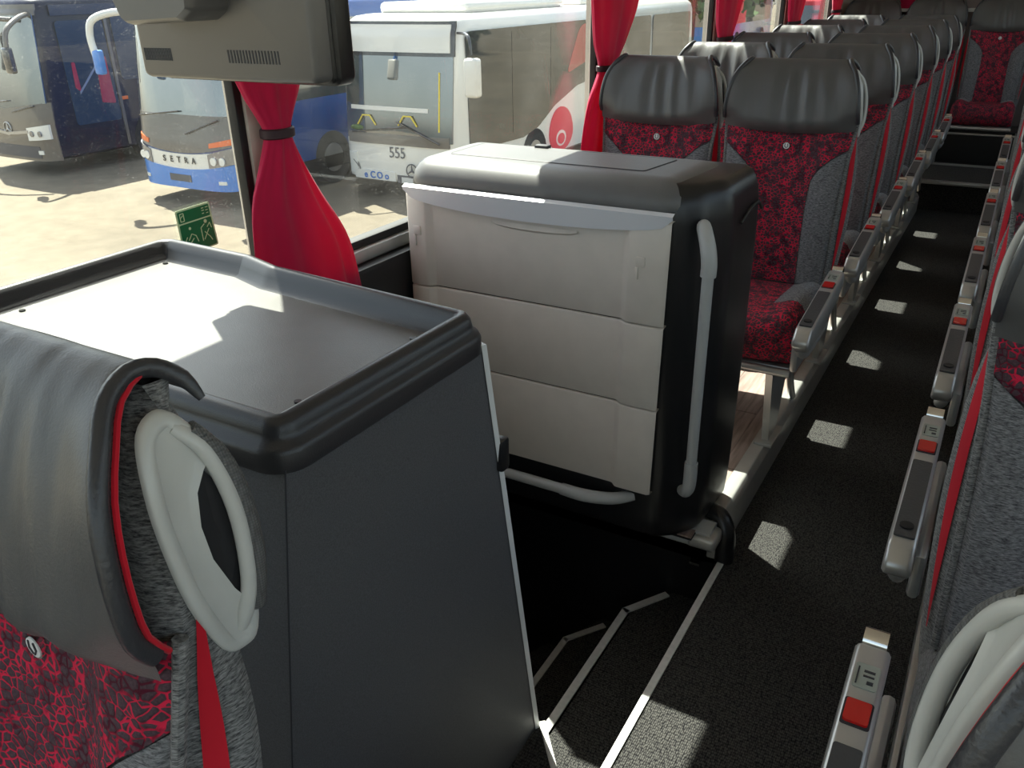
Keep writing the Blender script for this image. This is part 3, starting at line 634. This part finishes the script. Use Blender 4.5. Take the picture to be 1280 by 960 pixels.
# vertical grab rail
MB().tube([(-.563, 1.815, 1.0), (-.555, 1.795, 1.0), (-.537, 1.775, .965), (-.529, 1.768, .93), (-.529, 1.768, .90)], [.014, .017, .018, .018, .018], 14, 4).obj('grab_rail_joint', M['tube'], t)
MB().tube([(-.529, 1.768, .905), (-.537, 1.790, .39)], .0135, 14).obj('grab_rail', M['tube'], t)
MB().tube([(-.537, 1.790, .40), (-.538, 1.792, .335), (-.548, 1.80, .305), (-.565, 1.825, .29)], [.017, .017, .016, .015], 14, 4).obj('grab_rail_joint', M['tube'], t)
MB().tube([(-1.38, 1.745, .242), (-.86, 1.745, .242)], .0145, 14).obj('foot_rail', M['tube'], t)
MB().tube([(-.88, 1.745, .242), (-.81, 1.745, .242), (-.74, 1.77, .24), (-.69, 1.80, .25)], [.017, .018, .017, .016], 14, 4).obj('foot_rail_joint', M['tube'], t)

# ============================================================ curtains
def curtain(y, x, label, W, tie=1.225, zb=.84, n=8, seed=0, zt=ZT+.06):
    rd = random.Random(seed); t = thing('curtain', label, 'curtain', (x, y, 0), 'red curtains along the window posts')
    ph = [rd.uniform(0, 6) for _ in range(4)]; rows = []; K = 96
    zs = sorted([zb+(zt-zb)*i/44 for i in range(45)]+[tie-.012, tie, tie+.012])
    for z in zs:
        w0, w1 = sm([(q[0], q[1]) for q in W], z), sm([(q[0], q[2]) for q in W], z)
        c = (w0+w1)/2; hw = (w1-w0)/2; d = sm([(zb, .022), (tie-.1, .022), (tie, .022), (tie+.1, .03), (zt, .045)], z)
        amp = sm([(zb, .34), (tie-.06, .22), (tie, .08), (tie+.08, .18), (zt, .30)], z); row = []
        for k in range(K):
            a = 2*PI*k/K; r = 1+amp*(.6*math.sin(n*a+ph[0]+.8*math.sin(z*6+ph[1]))+.4*math.sin((n*1.9//1)*a+ph[2]+z*3))
            row.append((d*math.sin(a)*r, c+hw*math.cos(a)*(1+(r-1)*.15), z))
        rows.append(row)
    MB().grid(rows, True, False).obj('cloth', M['curtain'], t, angle=80)
    w0, w1 = sm([(q[0], q[1]) for q in W], tie), sm([(q[0], q[2]) for q in W], tie); c = (w0+w1)/2; hw = (w1-w0)/2+.006
    rows = [[((.031+e)*math.sin(2*PI*k/32), c+(hw+e)*math.cos(2*PI*k/32), z) for k in range(32)] for z, e in ((tie-.011, -.003), (tie-.008, .001), (tie+.008, .001), (tie+.011, -.003))]
    MB().grid(rows, True, False).obj('tie_band', M['tie'], t)
    return t
CX0 = WX+.048
curtain(1.33, CX0, 'red curtain tied with a dark band at the post beside the tray cabinet', [(.80, -.10, .23), (.95, -.10, .20), (1.08, -.085, .12), (1.17, -.04, .07), (1.225, -.018, .052), (1.30, -.06, .09), (1.4, -.10, .14), (1.85, -.20, .26)], 1.222, .80, 7, 1)
curtain(3.05, CX0, 'red curtain tied at the post beside the first window seat behind the box cabinet', [(.80, -.20, .17), (.95, -.19, .15), (1.1, -.14, .11), (1.21, -.05, .085), (1.30, -.09, .17), (1.45, -.12, .28), (1.6, -.16, .22), (1.85, -.3, .05)], 1.212, .80, 7, 2)  # unseen upper part narrowed so the sun passes to the headrest
curtain(4.50, CX0, 'red curtain at the post beside the second and third window seats', [(.80, -.06, .10), (1.1, -.06, .10), (1.23, -.08, .12), (1.30, -.12, .18), (1.45, -.15, .28), (1.85, -.2, .36)], 1.232, .80, 7, 3)
curtain(5.95, CX0, 'red curtain at the post beside the fourth and fifth window seats', [(.80, -.20, .25), (1.1, -.13, .17), (1.23, -.10, .16), (1.30, -.12, .2), (1.45, -.15, .28), (1.85, -.2, .36)], 1.245, .80, 7, 4)
curtain(7.30, CX0, 'small red curtain at the last post before the cream rear wall panel', [(.80, -.20, .25), (1.1, -.13, .17), (1.25, -.08, .14), (1.33, -.11, .18), (1.45, -.15, .25), (1.85, -.2, .30)], 1.27, .80, 7, 5)
rc = curtain(0, 0, 'red curtain gathered in the far left rear corner behind the bench', [(1.22, -.22, .16), (1.35, -.16, .12), (1.5, -.14, .10), (1.85, -.2, .16)], 1.45, 1.24, 6, 6)
rc.location = (-1.02, YB-.07, 0); rc.rotation_euler = (0, 0, PI/2)

# ============================================================ monitor under the ceiling
t = thing('monitor', 'grey ceiling monitor seen from behind above the tray cabinet', 'monitor', (0, .95, 0))
h0, h1 = -1.235, -.865; zb = 1.372; D = .0
pr = rpoly([(h0, zb+.004), (h1, zb+.004), (h1, 1.70), (h0, 1.70)], .012, 4)
rows = [[(p[0], y, p[1]) for p in offs(pr, d)] for y, d in ((-.012, .007), (-.010, .003), (-.004, 0), (.022, 0))]
mh = MB().grid(rows, True, True).obj('housing', M['mon'], t, angle=50)
pr2 = rpoly([(h0-.006, zb-.002), (h1+.006, zb-.002), (h1+.006, 1.706), (h0-.006, 1.706)], .014, 4)
rows = [[(p[0], y, p[1]) for p in offs(pr2, d)] for y, d in ((.022, .007), (.026, .003), (.030, .006), (.034, 0), (.062, 0), (.070, .005))]
MB().grid(rows, True, True).obj('bezel', M['blk'], t, angle=50)
MB().box(h0+.012, h1-.012, .069, .0715, zb+.015, 1.69).obj('screen', M['dark'], t, smooth=False)
for x0, n_, sk in ((-1.222, 17, 0), (-1.035, 17, 0)):
    for k in range(n_):
        xx = x0+k*(.0038 if x0 < -1.1 else .0063); w_ = .0019 if x0 < -1.1 else .003
        MB().add([(xx, -.0126, 1.402), (xx+w_, -.0126, 1.402), (xx+w_-.001, -.0126, 1.420), (xx-.001, -.0126, 1.420), (xx, -.010, 1.402), (xx+w_, -.010, 1.402), (xx+w_-.001, -.010, 1.420), (xx-.001, -.010, 1.420)],
                 [(0, 1, 2, 3), (0, 1, 5, 4), (1, 2, 6, 5), (2, 3, 7, 6), (3, 0, 4, 7)]).obj('vent_slot', M['ink'], mh, smooth=False)
br = rpoly([(-1.235, 1.60), (-1.17, 1.462), (-1.16, 1.456), (-1.045, 1.461), (-1.02, 1.475), (-1.01, 1.60)], .010, 4)
rows = [[(p[0], y, p[1]) for p in offs(br, d)] for y, d in ((-.085, .006), (-.08, .003), (-.07, 0), (-.012, 0))]
MB().grid(rows, True, True).obj('mount', M['mon'], t, angle=50)
MB().box(-1.16, -1.06, -.03, .03, 1.70, CZ).obj('hanger', M['blk'], t, smooth=False)

# ============================================================ green emergency sticker on the window
t = thing('window_sticker', 'green emergency instruction sticker with pale border on the left window', 'sticker', (WX-.020, 0, 0))
T_ = frame((0, 1.148, 1.052), (0, 1, .03), (0, -.03, 1))
def stk(poly, e, m, nm, par):
    o = MB().plate(poly, 'z', e, e+.0006).xf(T_); return o.obj(nm, m, par, smooth=False)
bp_ = stk(rpoly([(-.045, -.048), (.048, -.048), (.044, .046), (-.045, .046)], .004, 3), 0, M['pale'], 'border', t)
stk(rpoly([(-.041, .018), (.0405, .018), (.040, .042), (-.041, .042)], .002, 2), .0008, M['green'], 'upper_field', t)
stk(rpoly([(-.041, -.045), (.044, -.045), (.041, .015), (-.041, .015)], .002, 2), .0008, M['green'], 'lower_field', t)
g = MB()
def ln(a, c, wd=.0016):
    a = Vector(a); c = Vector(c); d = (c-a).normalized(); n = Vector((-d.y, d.x))*wd/2; g.plate([tuple(a-n), tuple(c-n), tuple(c+n), tuple(a+n)], 'z', .0012, .0022)
for a, c in (((-.036, .022), (-.036, .038)), ((-.036, .038), (-.027, .038)), ((-.027, .038), (-.027, .022)), ((-.027, .022), (-.036, .022)), ((-.034, .03), (-.029, .034)),
             ((.02, .037), (.026, .037)), ((.02, .032), (.026, .032)), ((.02, .026), (.025, .026)), ((.03, .037), (.037, .037)), ((.03, .031), (.036, .031)), ((.031, .025), (.036, .025)),
             ((.010, -.002), (.010, -.03)), ((.010, -.002), (.020, .004)), ((.014, -.028), (.030, -.008)), ((.018, -.012), (.030, -.026)), ((.026, -.004), (.034, .004)), ((.034, .004), (.037, -.008)), ((.030, -.026), (.034, -.034)),
             ((-.034, -.02), (-.028, -.012)), ((-.026, -.02), (-.016, -.008)), ((-.016, -.008), (-.006, -.014)), ((-.006, -.014), (-.002, -.028)), ((-.022, -.026), (-.012, -.018)), ((-.036, -.03), (-.02, -.034))): ln(a, c)
g.plate([(.024+.004*math.cos(k), .009+.004*math.sin(k)) for k in [i*PI/5 for i in range(10)]], 'z', .0012, .0022)
g.plate([(-.018+.003*math.cos(k), .004+.003*math.sin(k)) for k in [i*PI/5 for i in range(10)]], 'z', .0012, .0022)
g.xf(T_).obj('pictograms', M['pale'], t, smooth=False)

# ============================================================ outside: ground and parked buses
GZ = -2.0
struct(MB().box(-120, 60, -60, 140, GZ-.2, GZ).obj('ground', M['ground'], smooth=False))
V = dict(white=mat('bus_white_paint', (.74, .72, .66), rough=.25, coat=.4), glassd=mat('dark_vehicle_glass', (.018, .026, .03), rough=.03, spec=.8, coat=.35),
 ws=mat('windscreen_dark', (.03, .045, .05), rough=.02, spec=1.0, coat=1.0), navy=mat('bus_navy_paint', (.006, .009, .030), rough=.3, spec=.3, coat=.1), black=mat('bus_black_paint', (.015, .015, .018), rough=.2, coat=.8), greyb=mat('bus_grey_brown_paint', (.13, .115, .10), rough=.3, coat=.4),
 blue=mat('bus_blue_paint', (.03, .20, .62), rough=.25, coat=.5), deep=mat('bus_deep_blue_paint', (.012, .05, .20), rough=.25, coat=.5), orange=mat('orange_lamp', (.75, .16, .03), rough=.2), lamp=mat('lamp_glass', (.75, .75, .70), rough=.1, coat=.8),
 lampd=mat('lamp_housing', (.25, .25, .26), rough=.2, metal=.5), tyre=mat('tyre', (.02, .02, .02), rough=.8), rim=mat('wheel_rim', (.4, .4, .4), rough=.3, metal=.7), redp=mat('red_print', (.62, .03, .05), rough=.4),
 redg=mat('red_glass_print', (.35, .02, .03), rough=.08, coat=1), yellow=mat('yellow_rail', (.8, .62, .05), rough=.4), plate=mat('licence_plate', (.6, .6, .58), rough=.4), wglass=glassmat('windscreen_glass', (.50, .58, .58), .09, 0.0), seatb=mat('bus_inside', (.10, .12, .16), rough=.8), bprint=mat('blue_print', (.05, .16, .5), rough=.5), darkp=mat('dark_print', (.07, .07, .08), rough=.5), leaf=mat('tree_leaves', (.06, .11, .03), rough=.8, noise=.5, nscale=4), bark=mat('tree_bark', (.10, .07, .05), rough=.9))
def bus_plan(Wd, L, bow, rc):
    h = Wd/2; pts = [(-h, L-.15), (-h+.1, L), (h-.1, L), (h, L-.15)]
    n = 10
    for i in range(n+1):       # +x side to front centre to -x side
        a = i/n*PI; c = math.cos(a); s_ = math.sin(a)
        pts.append((h*math.copysign(abs(c)**rc, c), bow*(1-s_**(.55))))
    return pts
class Bus:
    def __init__(s, name, label, loc, Wd, L, H, bow, rc, rake, body, z0=.32, group=None):
        s.W = Wd; s.L = L; s.H = H; s.bow = bow; s.rc = rc; s.rake = rake
        s.t = thing(name, label, 'bus', loc, group)
        rows = []
        for z, inset in ((z0, .06), (z0+.05, .0), (.6, 0), (1.0, 0), (1.5, .0), (2.0, .0), (2.4, .01), (H-.25, .03), (H-.10, .07), (H-.03, .15), (H, .32)):
            row = []
            for x, y in bus_plan(Wd, L, bow, rc):
                yy = y+rake(z)*(1-min(1, y/1.5)) if y < 1.5 else y
                k = 1-inset/(Wd/2); row.append((x*k, yy+(inset if y < 1.5 else -inset), z))
            rows.append(row)
        s.body = MB().grid(rows, True, True).obj('body', body, s.t, angle=35)
    def fy(s, x, z):
        t = min(abs(x)/(s.W/2), .9999); c = t**(1/s.rc); s_ = math.sqrt(max(0, 1-c*c)); y = s.bow*(1-s_**.55)
        return y+s.rake(z)*(1-min(1, y/1.5))+(.03 if z > s.H-.25 else 0)
    def fpatch(s, name, m, x0, x1, z0, z1, off=.012, par=None, top=None, bot=None, nx=16, nz=6):
        rows = []
        for j in range(nz+1):
            row = []
            for i in range(nx+1):
                x = x0+(x1-x0)*i/nx; a = bot(x) if bot else z0; c = top(x) if top else z1; z = a+(c-a)*j/nz
                row.append((x, s.fy(x, z)-off, z))
            rows.append(row)
        back = [[(x, y+off+.01, z) for x, y, z in r] for r in rows]
        mb = MB().grid(rows)
        # rim faces for thickness
        ring = rows[0]+[r[-1] for r in rows[1:]]+rows[-1][-2::-1]+[r[0] for r in rows[-2:0:-1]]; rb = [(x, y+off+.01, z) for x, y, z in ring]
        n = len(ring); mb.add(ring+rb, [(i, (i+1) % n, n+(i+1) % n, n+i) for i in range(n)])
        return mb.obj(name, m, par or s.t, angle=50)
    def side(s, name, m, poly, off=.012, par=None, th=.02):
        X = s.W/2; return MB().plate(poly, 'x', X-th, X+off).obj(name, m, par or s.t, smooth=False)
    def wheel(s, y, r=.5, sides=(1, -1)):
        for sg in sides:
            X = sg*(s.W/2)
            w_ = MB().cyl((X-sg*.3, y, r), (X+sg*.01, y, r), r, 28).obj('wheel', V['tyre'], s.t)
            MB().cyl((X+sg*.0, y, r), (X+sg*.02, y, r), r*.55, 20).obj('wheel_rim', V['rim'], w_)
def mirror(t, pts, r, hx, hy, hz, size, m1, m2, nm='mirror'):
    a = MB().tube(pts, r, 10, 4).obj(nm, m1, t)
    sx, sy, sz = size
    MB().box(hx-sx, hx+sx, hy-sy, hy+sy, hz-sz, hz+sz, min(size)*.6, 3).obj('mirror_head', m2, a)
def star(t, b_, x, z, r, m):
    y = b_.fy(x, z)-.035; mb = MB(); R = [(x+r*math.cos(a), y, z+r*math.sin(a)) for a in [2*PI*i/24 for i in range(25)]]
    mb.tube(R, r*.10, 8)
    for k in range(3):
        a = PI/2+2*PI*k/3; mb.tube([(x, y, z), (x+r*math.cos(a), y, z+r*math.sin(a))], [r*.17, r*.05], 8)
    mb.obj('emblem', m, t)

# --- white city bus
cb = Bus('city_bus', 'white city bus numbered 555 parked outside the middle windows', (-9.38, 12.0, GZ), 2.55, 11.8, 3.08, .45, .34, lambda z: max(0, z-1.1)*.11, V['white'])
t = cb.t
cb.fpatch('display_panel', V['white'], -1.1, 1.1, 2.50, 2.93, .03, nx=20)
cb.fpatch('display_frame', V['black'], -1.17, 1.17, 2.44, 2.98, .012, nx=20)
ws = cb.fpatch('windscreen', V['ws'], -1.15, 1.15, .98, 2.44, .015, nx=24, bot=lambda x: 1.0+.05*abs(x))
cb.fpatch('dashboard', V['white'], -1.0, .7, 1.55, 1.62, .022, ws)
cb.fpatch('wiper_cowl', V['greyb'], -1.1, 1.1, .98, 1.16, .02, ws)
for a, c in (((-.95, 1.16), (.25, 1.30)), ((.95, 1.05), (.05, 1.38))):
    MB().tube([(a[0], cb.fy(a[0], a[1])-.06, a[1]), (c[0], cb.fy(c[0], c[1])-.05, c[1])], .016, 6).obj('wiper', V['black'], t)
for x0, z0 in ((-.62, 1.30), (.28, 1.32)):
    MB().tube([(x0-.2, cb.fy(x0, z0)-.03, z0), (x0-.08, cb.fy(x0, z0)-.03, z0+.16), (x0+.08, cb.fy(x0, z0)-.03, z0+.16), (x0+.2, cb.fy(x0, z0)-.03, z0)], .014, 6).obj('inner_rail', V['yellow'], ws)
MB().tube([(.92, cb.fy(.92, 1.3)-.022, 1.25), (.92, cb.fy(.92, 2.2)-.022, 2.2)], .014, 6).obj('inner_rail', V['yellow'], ws)
MB().ball((-.85, cb.fy(-.85, 1.24)-.02, 1.24), .1, 10, 1.6, .3, .5).obj('green_tag', V['leaf'], ws)
T_ = frame((.02, cb.fy(0, .84)-.018, .84), (1, 0, 0), (0, 0, 1)); text_mb('555', .27, .004, T_, 0, .9).obj('fleet_number', V['darkp'], t, smooth=False)
star(t, cb, .33, .56, .115, V['darkp'])
cb.fpatch('headlamp', V['lamp'], -1.14, -.92, .42, .80, .02, nx=6); cb.fpatch('headlamp', V['lamp'], .92, 1.14, .42, .80, .02, nx=6)
cb.fpatch('advert_strip', V['white'], -1.0, -.05, .34, .50, .025, nx=10)
for x_, s_ in ((-.72, 'e'), (-.56, 'C'), (-.40, 'O'), (-.24, 'o')):
    T_ = frame((x_, cb.fy(x_, .42)-.035, .42), (1, 0, 0), (0, 0, 1)); text_mb(s_, .17, .003, T_, .004).obj('lettering', V['bprint'], t, smooth=False)
MB().tube([(-1.02, cb.fy(-1.02, .62)-.02, .66), (-.92, cb.fy(-.92, .62)-.02, .58), (-.86, cb.fy(-.86, .5)-.02, .50), (-.9, cb.fy(-.9, .5)-.02, .62)], .01, 6).obj('scribble_print', V['darkp'], t)
cb.fpatch('licence_plate', V['plate'], .08, .55, .33, .43, .02, nx=4); cb.fpatch('grille', V['darkp'], -.02, .65, .32, .46, .012, nx=4)

# side glazing
cb.side('side_window', V['glassd'], rpoly([(.42, .92), (.42, 2.82), (5.75, 2.82), (5.75, 1.60), (5.1, 1.62), (4.6, 1.58), (3.6, 1.30), (2.9, .98), (2.3, .86), (1.2, .88)], [.15, .12, .05, .05, .3, .5, .6, .3, .1, .2], 5))
cb.side('side_window', V['glassd'], rpoly([(5.9, 1.25), (5.9, 2.78), (8.6, 2.78), (8.6, 1.25)], .1, 4)); cb.side('side_window', V['glassd'], rpoly([(8.75, 1.25), (8.75, 2.78), (11.4, 2.78), (11.4, 1.25)], .1, 4))
for y in (1.9, 3.4): cb.side('window_bar', V['black'], [(y, 1.0 if y < 3 else 1.5), (y+.04, 1.0 if y < 3 else 1.5), (y+.04, 2.75), (y, 2.75)], .016)
cb.side('round_logo', V['redp'], [(3.85+.55*math.cos(a)*(1 if math.cos(a) > 0 else .9), 0.72+.52*math.sin(a)*(1 if math.sin(a) > 0 else .7)) for a in [2*PI*i/28 for i in range(28)]], .02)
cb.side('logo_mark', V['white'], [(3.85+.22*math.cos(a), .62+.16*math.sin(a)) for a in [2*PI*i/16 for i in range(16)]], .024)
cb.side('logo_mark', V['redp'], [(3.85+.16*math.cos(a), .61+.11*math.sin(a)) for a in [2*PI*i/16 for i in range(16)]], .028)
cb.side('red_graphic', V['redg'], rpoly([(4.1, 1.85), (4.7, 2.75), (5.7, 2.75), (5.7, 2.0), (5.0, 2.02), (4.4, 1.9)], [.05, .4, .05, .05, .1, .1], 5), .015)
cb.wheel(2.75, .48); cb.wheel(9.0, .48)
MB().box(-.95, .95, 1.0, 4.6, 3.06, 3.26, .09, 3).obj('roof_unit', V['white'], t); MB().box(-.9, .9, 5.5, 8.6, 3.06, 3.2, .06, 3).obj('roof_unit', V['white'], t)
mirror(t, [(1.2, .3, 2.80), (1.62, -.05, 2.78), (1.70, -.1, 2.5)], .025, 1.72, -.10, 2.16, (.13, .09, .30), V['black'], V['white'])
mirror(t, [(-1.2, .3, 2.75), (-1.42, -.05, 2.7), (-1.45, -.1, 2.5)], .025, -1.47, -.10, 2.2, (.13, .09, .26), V['black'], V['black'])
# --- blue and white coach (partly behind the monitor)
sb = Bus('touring_coach', 'blue bumpered coach with grey bonnet parked left of the red curtain', (-12.75, 10.1, GZ), 2.5, 12.0, 3.35, .6, .45, lambda z: max(0, z-1.0)*.16, V['deep'])
t = sb.t
ws = sb.fpatch('windscreen', V['ws'], -1.2, 1.2, 1.55, 3.1, .015, nx=22)
sb.fpatch('bonnet', V['greyb'], -1.2, 1.2, .98, 1.56, .02, nx=20, bot=lambda x: 1.02-.15*(1-(x/1.2)**2)+.05)
sb.fpatch('name_band', V['white'], -1.2, 1.2, .66, .92, .03, nx=20, bot=lambda x: .62+.16*(x/1.2)**2, top=lambda x: .90+.12*(x/1.2)**2)
sb.fpatch('bumper', V['blue'], -1.23, 1.23, .30, .64, .045, nx=20, top=lambda x: .64+.13*(x/1.2)**2)
for i_, ch in enumerate('SETRA'):
    x_ = -.38+i_*.19; T_ = frame((x_, sb.fy(x_, .80)-.045, .795), (1, 0, 0), (0, 0, 1)); text_mb(ch, .15, .004, T_, .002).obj('lettering', M['screw'], t, smooth=False)
for s_ in (-1, 1):
    f_ = lambda z, s_=s_: z
    sb.fpatch('turn_lamp', V['orange'], min(s_*.78, s_*1.2), max(s_*.78, s_*1.2), 1.0, 1.12, .034, nx=6, bot=lambda x: .93+.14*abs(x), top=lambda x: .96+.20*abs(x))
    hl = sb.fpatch('headlamp', V['lampd'], min(s_*.74, s_*1.19), max(s_*.74, s_*1.19), .64, .92, .05, nx=8, bot=lambda x: .58+.16*abs(x), top=lambda x: .74+.26*abs(x))
    for q in (.86, 1.02):
        MB().cyl((s_*q, sb.fy(q, .82)-.045, .82), (s_*q, sb.fy(q, .82)-.07, .82), .07, 14).obj('lens', V['lamp'], hl)
    sb.fpatch('fog_lamp', V['lamp'], min(s_*.9, s_*1.04), max(s_*.9, s_*1.04), .42, .48, .055, nx=3)
sb.fpatch('licence_plate', V['darkp'], -.3, .25, .42, .54, .055, nx=4)
for a, c in (((-1.0, 1.50), (.1, 1.62)), ((1.0, 1.50), (.25, 1.25))):
    MB().tube([(a[0], sb.fy(a[0], a[1])-.06, a[1]), (c[0], sb.fy(c[0], c[1])-.05, c[1])], .014, 6).obj('wiper', V['black'], t)
sb.side('side_window', V['glassd'], rpoly([(.75, 1.65), (.75, 3.0), (11.6, 3.0), (11.6, 1.65)], .15, 4)); sb.wheel(2.6); sb.wheel(9.2)
sb.side('sill', V['black'], [(.6, .32), (.6, .55), (11.8, .55), (11.8, .32)], .02)
mirror(t, [(-.7, .5, 3.15), (-.9, .0, 3.2), (-1.12, -.35, 3.1), (-1.20, -.42, 2.85), (-1.14, -.43, 2.5)], .06, -1.10, -.42, 2.42, (.09, .07, .20), V['white'], V['blue'])
mirror(t, [(1.0, .6, 3.15), (1.25, .0, 3.2), (1.45, -.35, 3.1), (1.5, -.42, 2.85), (1.47, -.43, 2.62)], .045, 1.45, -.42, 2.5, (.11, .07, .20), V['blue'], V['white'])
# --- dark coach at far left
db = Bus('touring_coach', 'dark navy and black coach at the far left of the window', (-18.55, 10.5, GZ), 2.5, 12.0, 3.45, .6, .45, lambda z: max(0, z-1.0)*.10, V['navy'])
t = db.t
ws = db.fpatch('windscreen', V['ws'], -1.17, 1.17, 1.35, 3.15, .015, nx=22, bot=lambda x: 1.32+.12*abs(x))
db.fpatch('header', V['greyb'], -1.2, 1.2, 3.12, 3.32, .02, nx=18); db.fpatch('bonnet', V['greyb'], -1.22, 1.22, .30, 1.33, .02, nx=20, top=lambda x: 1.33+.12*abs(x))
db.fpatch('chrome_bar', V['rim'], -.75, .70, .84, .90, .05, nx=12, bot=lambda x: .80+.1*abs(x), top=lambda x: .86+.1*abs(x))
db.fpatch('lower_grille', V['darkp'], -.9, .9, .36, .60, .03, nx=12)
star(t, db, 0, .93, .13, V['rim'])
for s_ in (-1, 1):
    hl = db.fpatch('headlamp', V['lamp'], min(s_*.66, s_*1.17), max(s_*.66, s_*1.17), .74, 1.0, .04, nx=8, bot=lambda x: .66+.08*abs(x), top=lambda x: .88+.14*abs(x))
    for q in (.8, 1.0): MB().cyl((s_*q, db.fy(q, .85)-.035, .86), (s_*q, db.fy(q, .85)-.06, .86), .06, 12).obj('lens', V['lampd'], hl)
    db.fpatch('fog_lamp', V['lamp'], min(s_*.86, s_*.98), max(s_*.86, s_*.98), .44, .52, .04, nx=3)
for a, c in (((-.9, 1.38), (.2, 1.5)), ((1.0, 1.42), (.3, 1.28))):
    MB().tube([(a[0], db.fy(a[0], a[1])-.06, a[1]), (c[0], db.fy(c[0], c[1])-.05, c[1])], .014, 6).obj('wiper', V['black'], t)
dw = db.side('door', V['glassd'], rpoly([(.75, .95), (.75, 3.0), (1.85, 3.0), (1.85, .95)], .08, 4)); db.side('door_edge', V['greyb'], [(1.88, .4), (1.88, 3.1), (1.95, 3.1), (1.95, .4)], .02, dw)
db.side('side_window', V['glassd'], rpoly([(2.05, 1.75), (2.05, 3.1), (11.7, 3.1), (11.7, 1.75)], .1, 4))
db.side('side_panel', V['black'], [(.7, 3.1), (11.8, 3.1), (11.8, 3.3), (.7, 3.3)], .015)
db.side('door_curtain', V['redg'], rpoly([(1.45, 1.35), (1.5, 2.1), (1.75, 2.3), (1.78, 1.3)], .03, 3), .018, dw); db.side('door_curtain', V['redg'], rpoly([(.9, 1.7), (.92, 2.2), (1.0, 2.2), (1.02, 1.6)], .03, 3), .018, dw)
db.side('door_rail', V['rim'], [(.98, 1.62), (1.7, 2.35), (1.7, 2.29), (.98, 1.56)], .02, dw)
for y in (2.7, 3.05): db.side('side_marker', V['orange'], [(y, .83), (y+.25, .83), (y+.25, .90), (y, .90)], .02)
db.side('side_marker', V['orange'], [(1.95, 1.35), (2.1, 1.35), (2.1, 1.42), (1.95, 1.42)], .02)
db.wheel(2.6); db.wheel(9.0)
mirror(t, [(1.0, .5, 3.15), (1.28, .05, 3.1), (1.5, -.4, 2.9), (1.52, -.5, 2.6), (1.5, -.5, 2.3)], .05, 1.5, -.5, 2.35, (.1, .07, .24), V['greyb'], V['black'])
mirror(t, [(.9, .1, 3.05), (.2, -.3, 3.08), (-.75, -.5, 2.85), (-.8, -.55, 2.6), (-.78, -.55, 2.45)], .045, -.78, -.55, 2.35, (.1, .07, .22), V['greyb'], V['black'])
# --- vehicles and trees far behind
fb = Bus('touring_coach', 'distant blue coach seen through the third window', (-15.2, 46, GZ), 2.5, 9.0, 3.2, .4, .45, lambda z: 0, V['blue'])
fb.fpatch('windscreen', V['ws'], -1.15, 1.15, 1.3, 2.9, .02, nx=10); fb.side('side_window', V['glassd'], [(.6, 1.4), (.6, 2.7), (8.5, 2.7), (8.5, 1.4)]); fb.wheel(2.0); fb.wheel(7)
fb = Bus('van', 'distant red van seen through the fourth window', (-11.2, 50, GZ), 2.1, 5.5, 2.6, .5, .45, lambda z: max(0, z-1.2)*.4, V['redp']); fb.t['category'] = 'van'
fb.fpatch('windscreen', V['ws'], -.9, .9, 1.3, 2.2, .02, nx=10); fb.side('side_window', V['glassd'], [(1.2, 1.4), (1.2, 2.1), (5.0, 2.1), (5.0, 1.4)]); fb.wheel(1.1, .36); fb.wheel(4.4, .36)
def tree(x, y, h, r, label, seed):
    rd = random.Random(seed); t = thing('tree', label, 'tree', (x, y, GZ), 'trees far behind the buses')
    MB().tube([(0, 0, 0), (.1, 0, h*.4), (0, .1, h*.8)], [.25, .18, .08], 8).obj('trunk', V['bark'], t)
    v = []; f = []
    for k in range(2600):
        a = rd.uniform(0, 2*PI); u = rd.uniform(-1, 1); q = r*(rd.random()**.35)*(1+.25*math.sin(3*a+seed)+.2*math.sin(5*u+seed)); s_ = math.sqrt(1-u*u)
        c = Vector((q*s_*math.cos(a), q*s_*math.sin(a), h*.68+q*u*.95)); n1 = Vector((rd.uniform(-1, 1), rd.uniform(-1, 1), rd.uniform(-1, 1))).normalized()*.3; n2 = n1.orthogonal().normalized()*.2
        i = len(v); v += [c-n1, c+n2, c+n1, c-n2]; f.append((i, i+1, i+2, i+3))
    o = link('foliage', v, f, V['leaf'], t, smooth=False); o['kind'] = 'stuff'
for i, (x, y, h, r, lb) in enumerate([(-29, 40, 9, 3.4, 'tree behind the gap between the two left coaches'), (-21, 42, 9, 3.4, 'tall tree rising behind the blue bumpered coach'), (-12.5, 36, 8, 3.2, 'tree standing behind the roof of the white city bus'),
                                      (-19, 66, 9, 3.8, 'distant tree beyond the third window'), (-9, 68, 9, 3.8, 'distant tree beyond the fourth window'), (-38, 38, 10, 3.4, 'leftmost tree behind the dark coach'),
    (5, 32, 5.5, 2.6, 'tree mirrored in the side glass of the white city bus, left of the pair'), (12, 44, 7, 3.4, 'tree mirrored in the side glass of the white city bus, right of the pair')]): tree(x, y, h, r, lb, i+3)
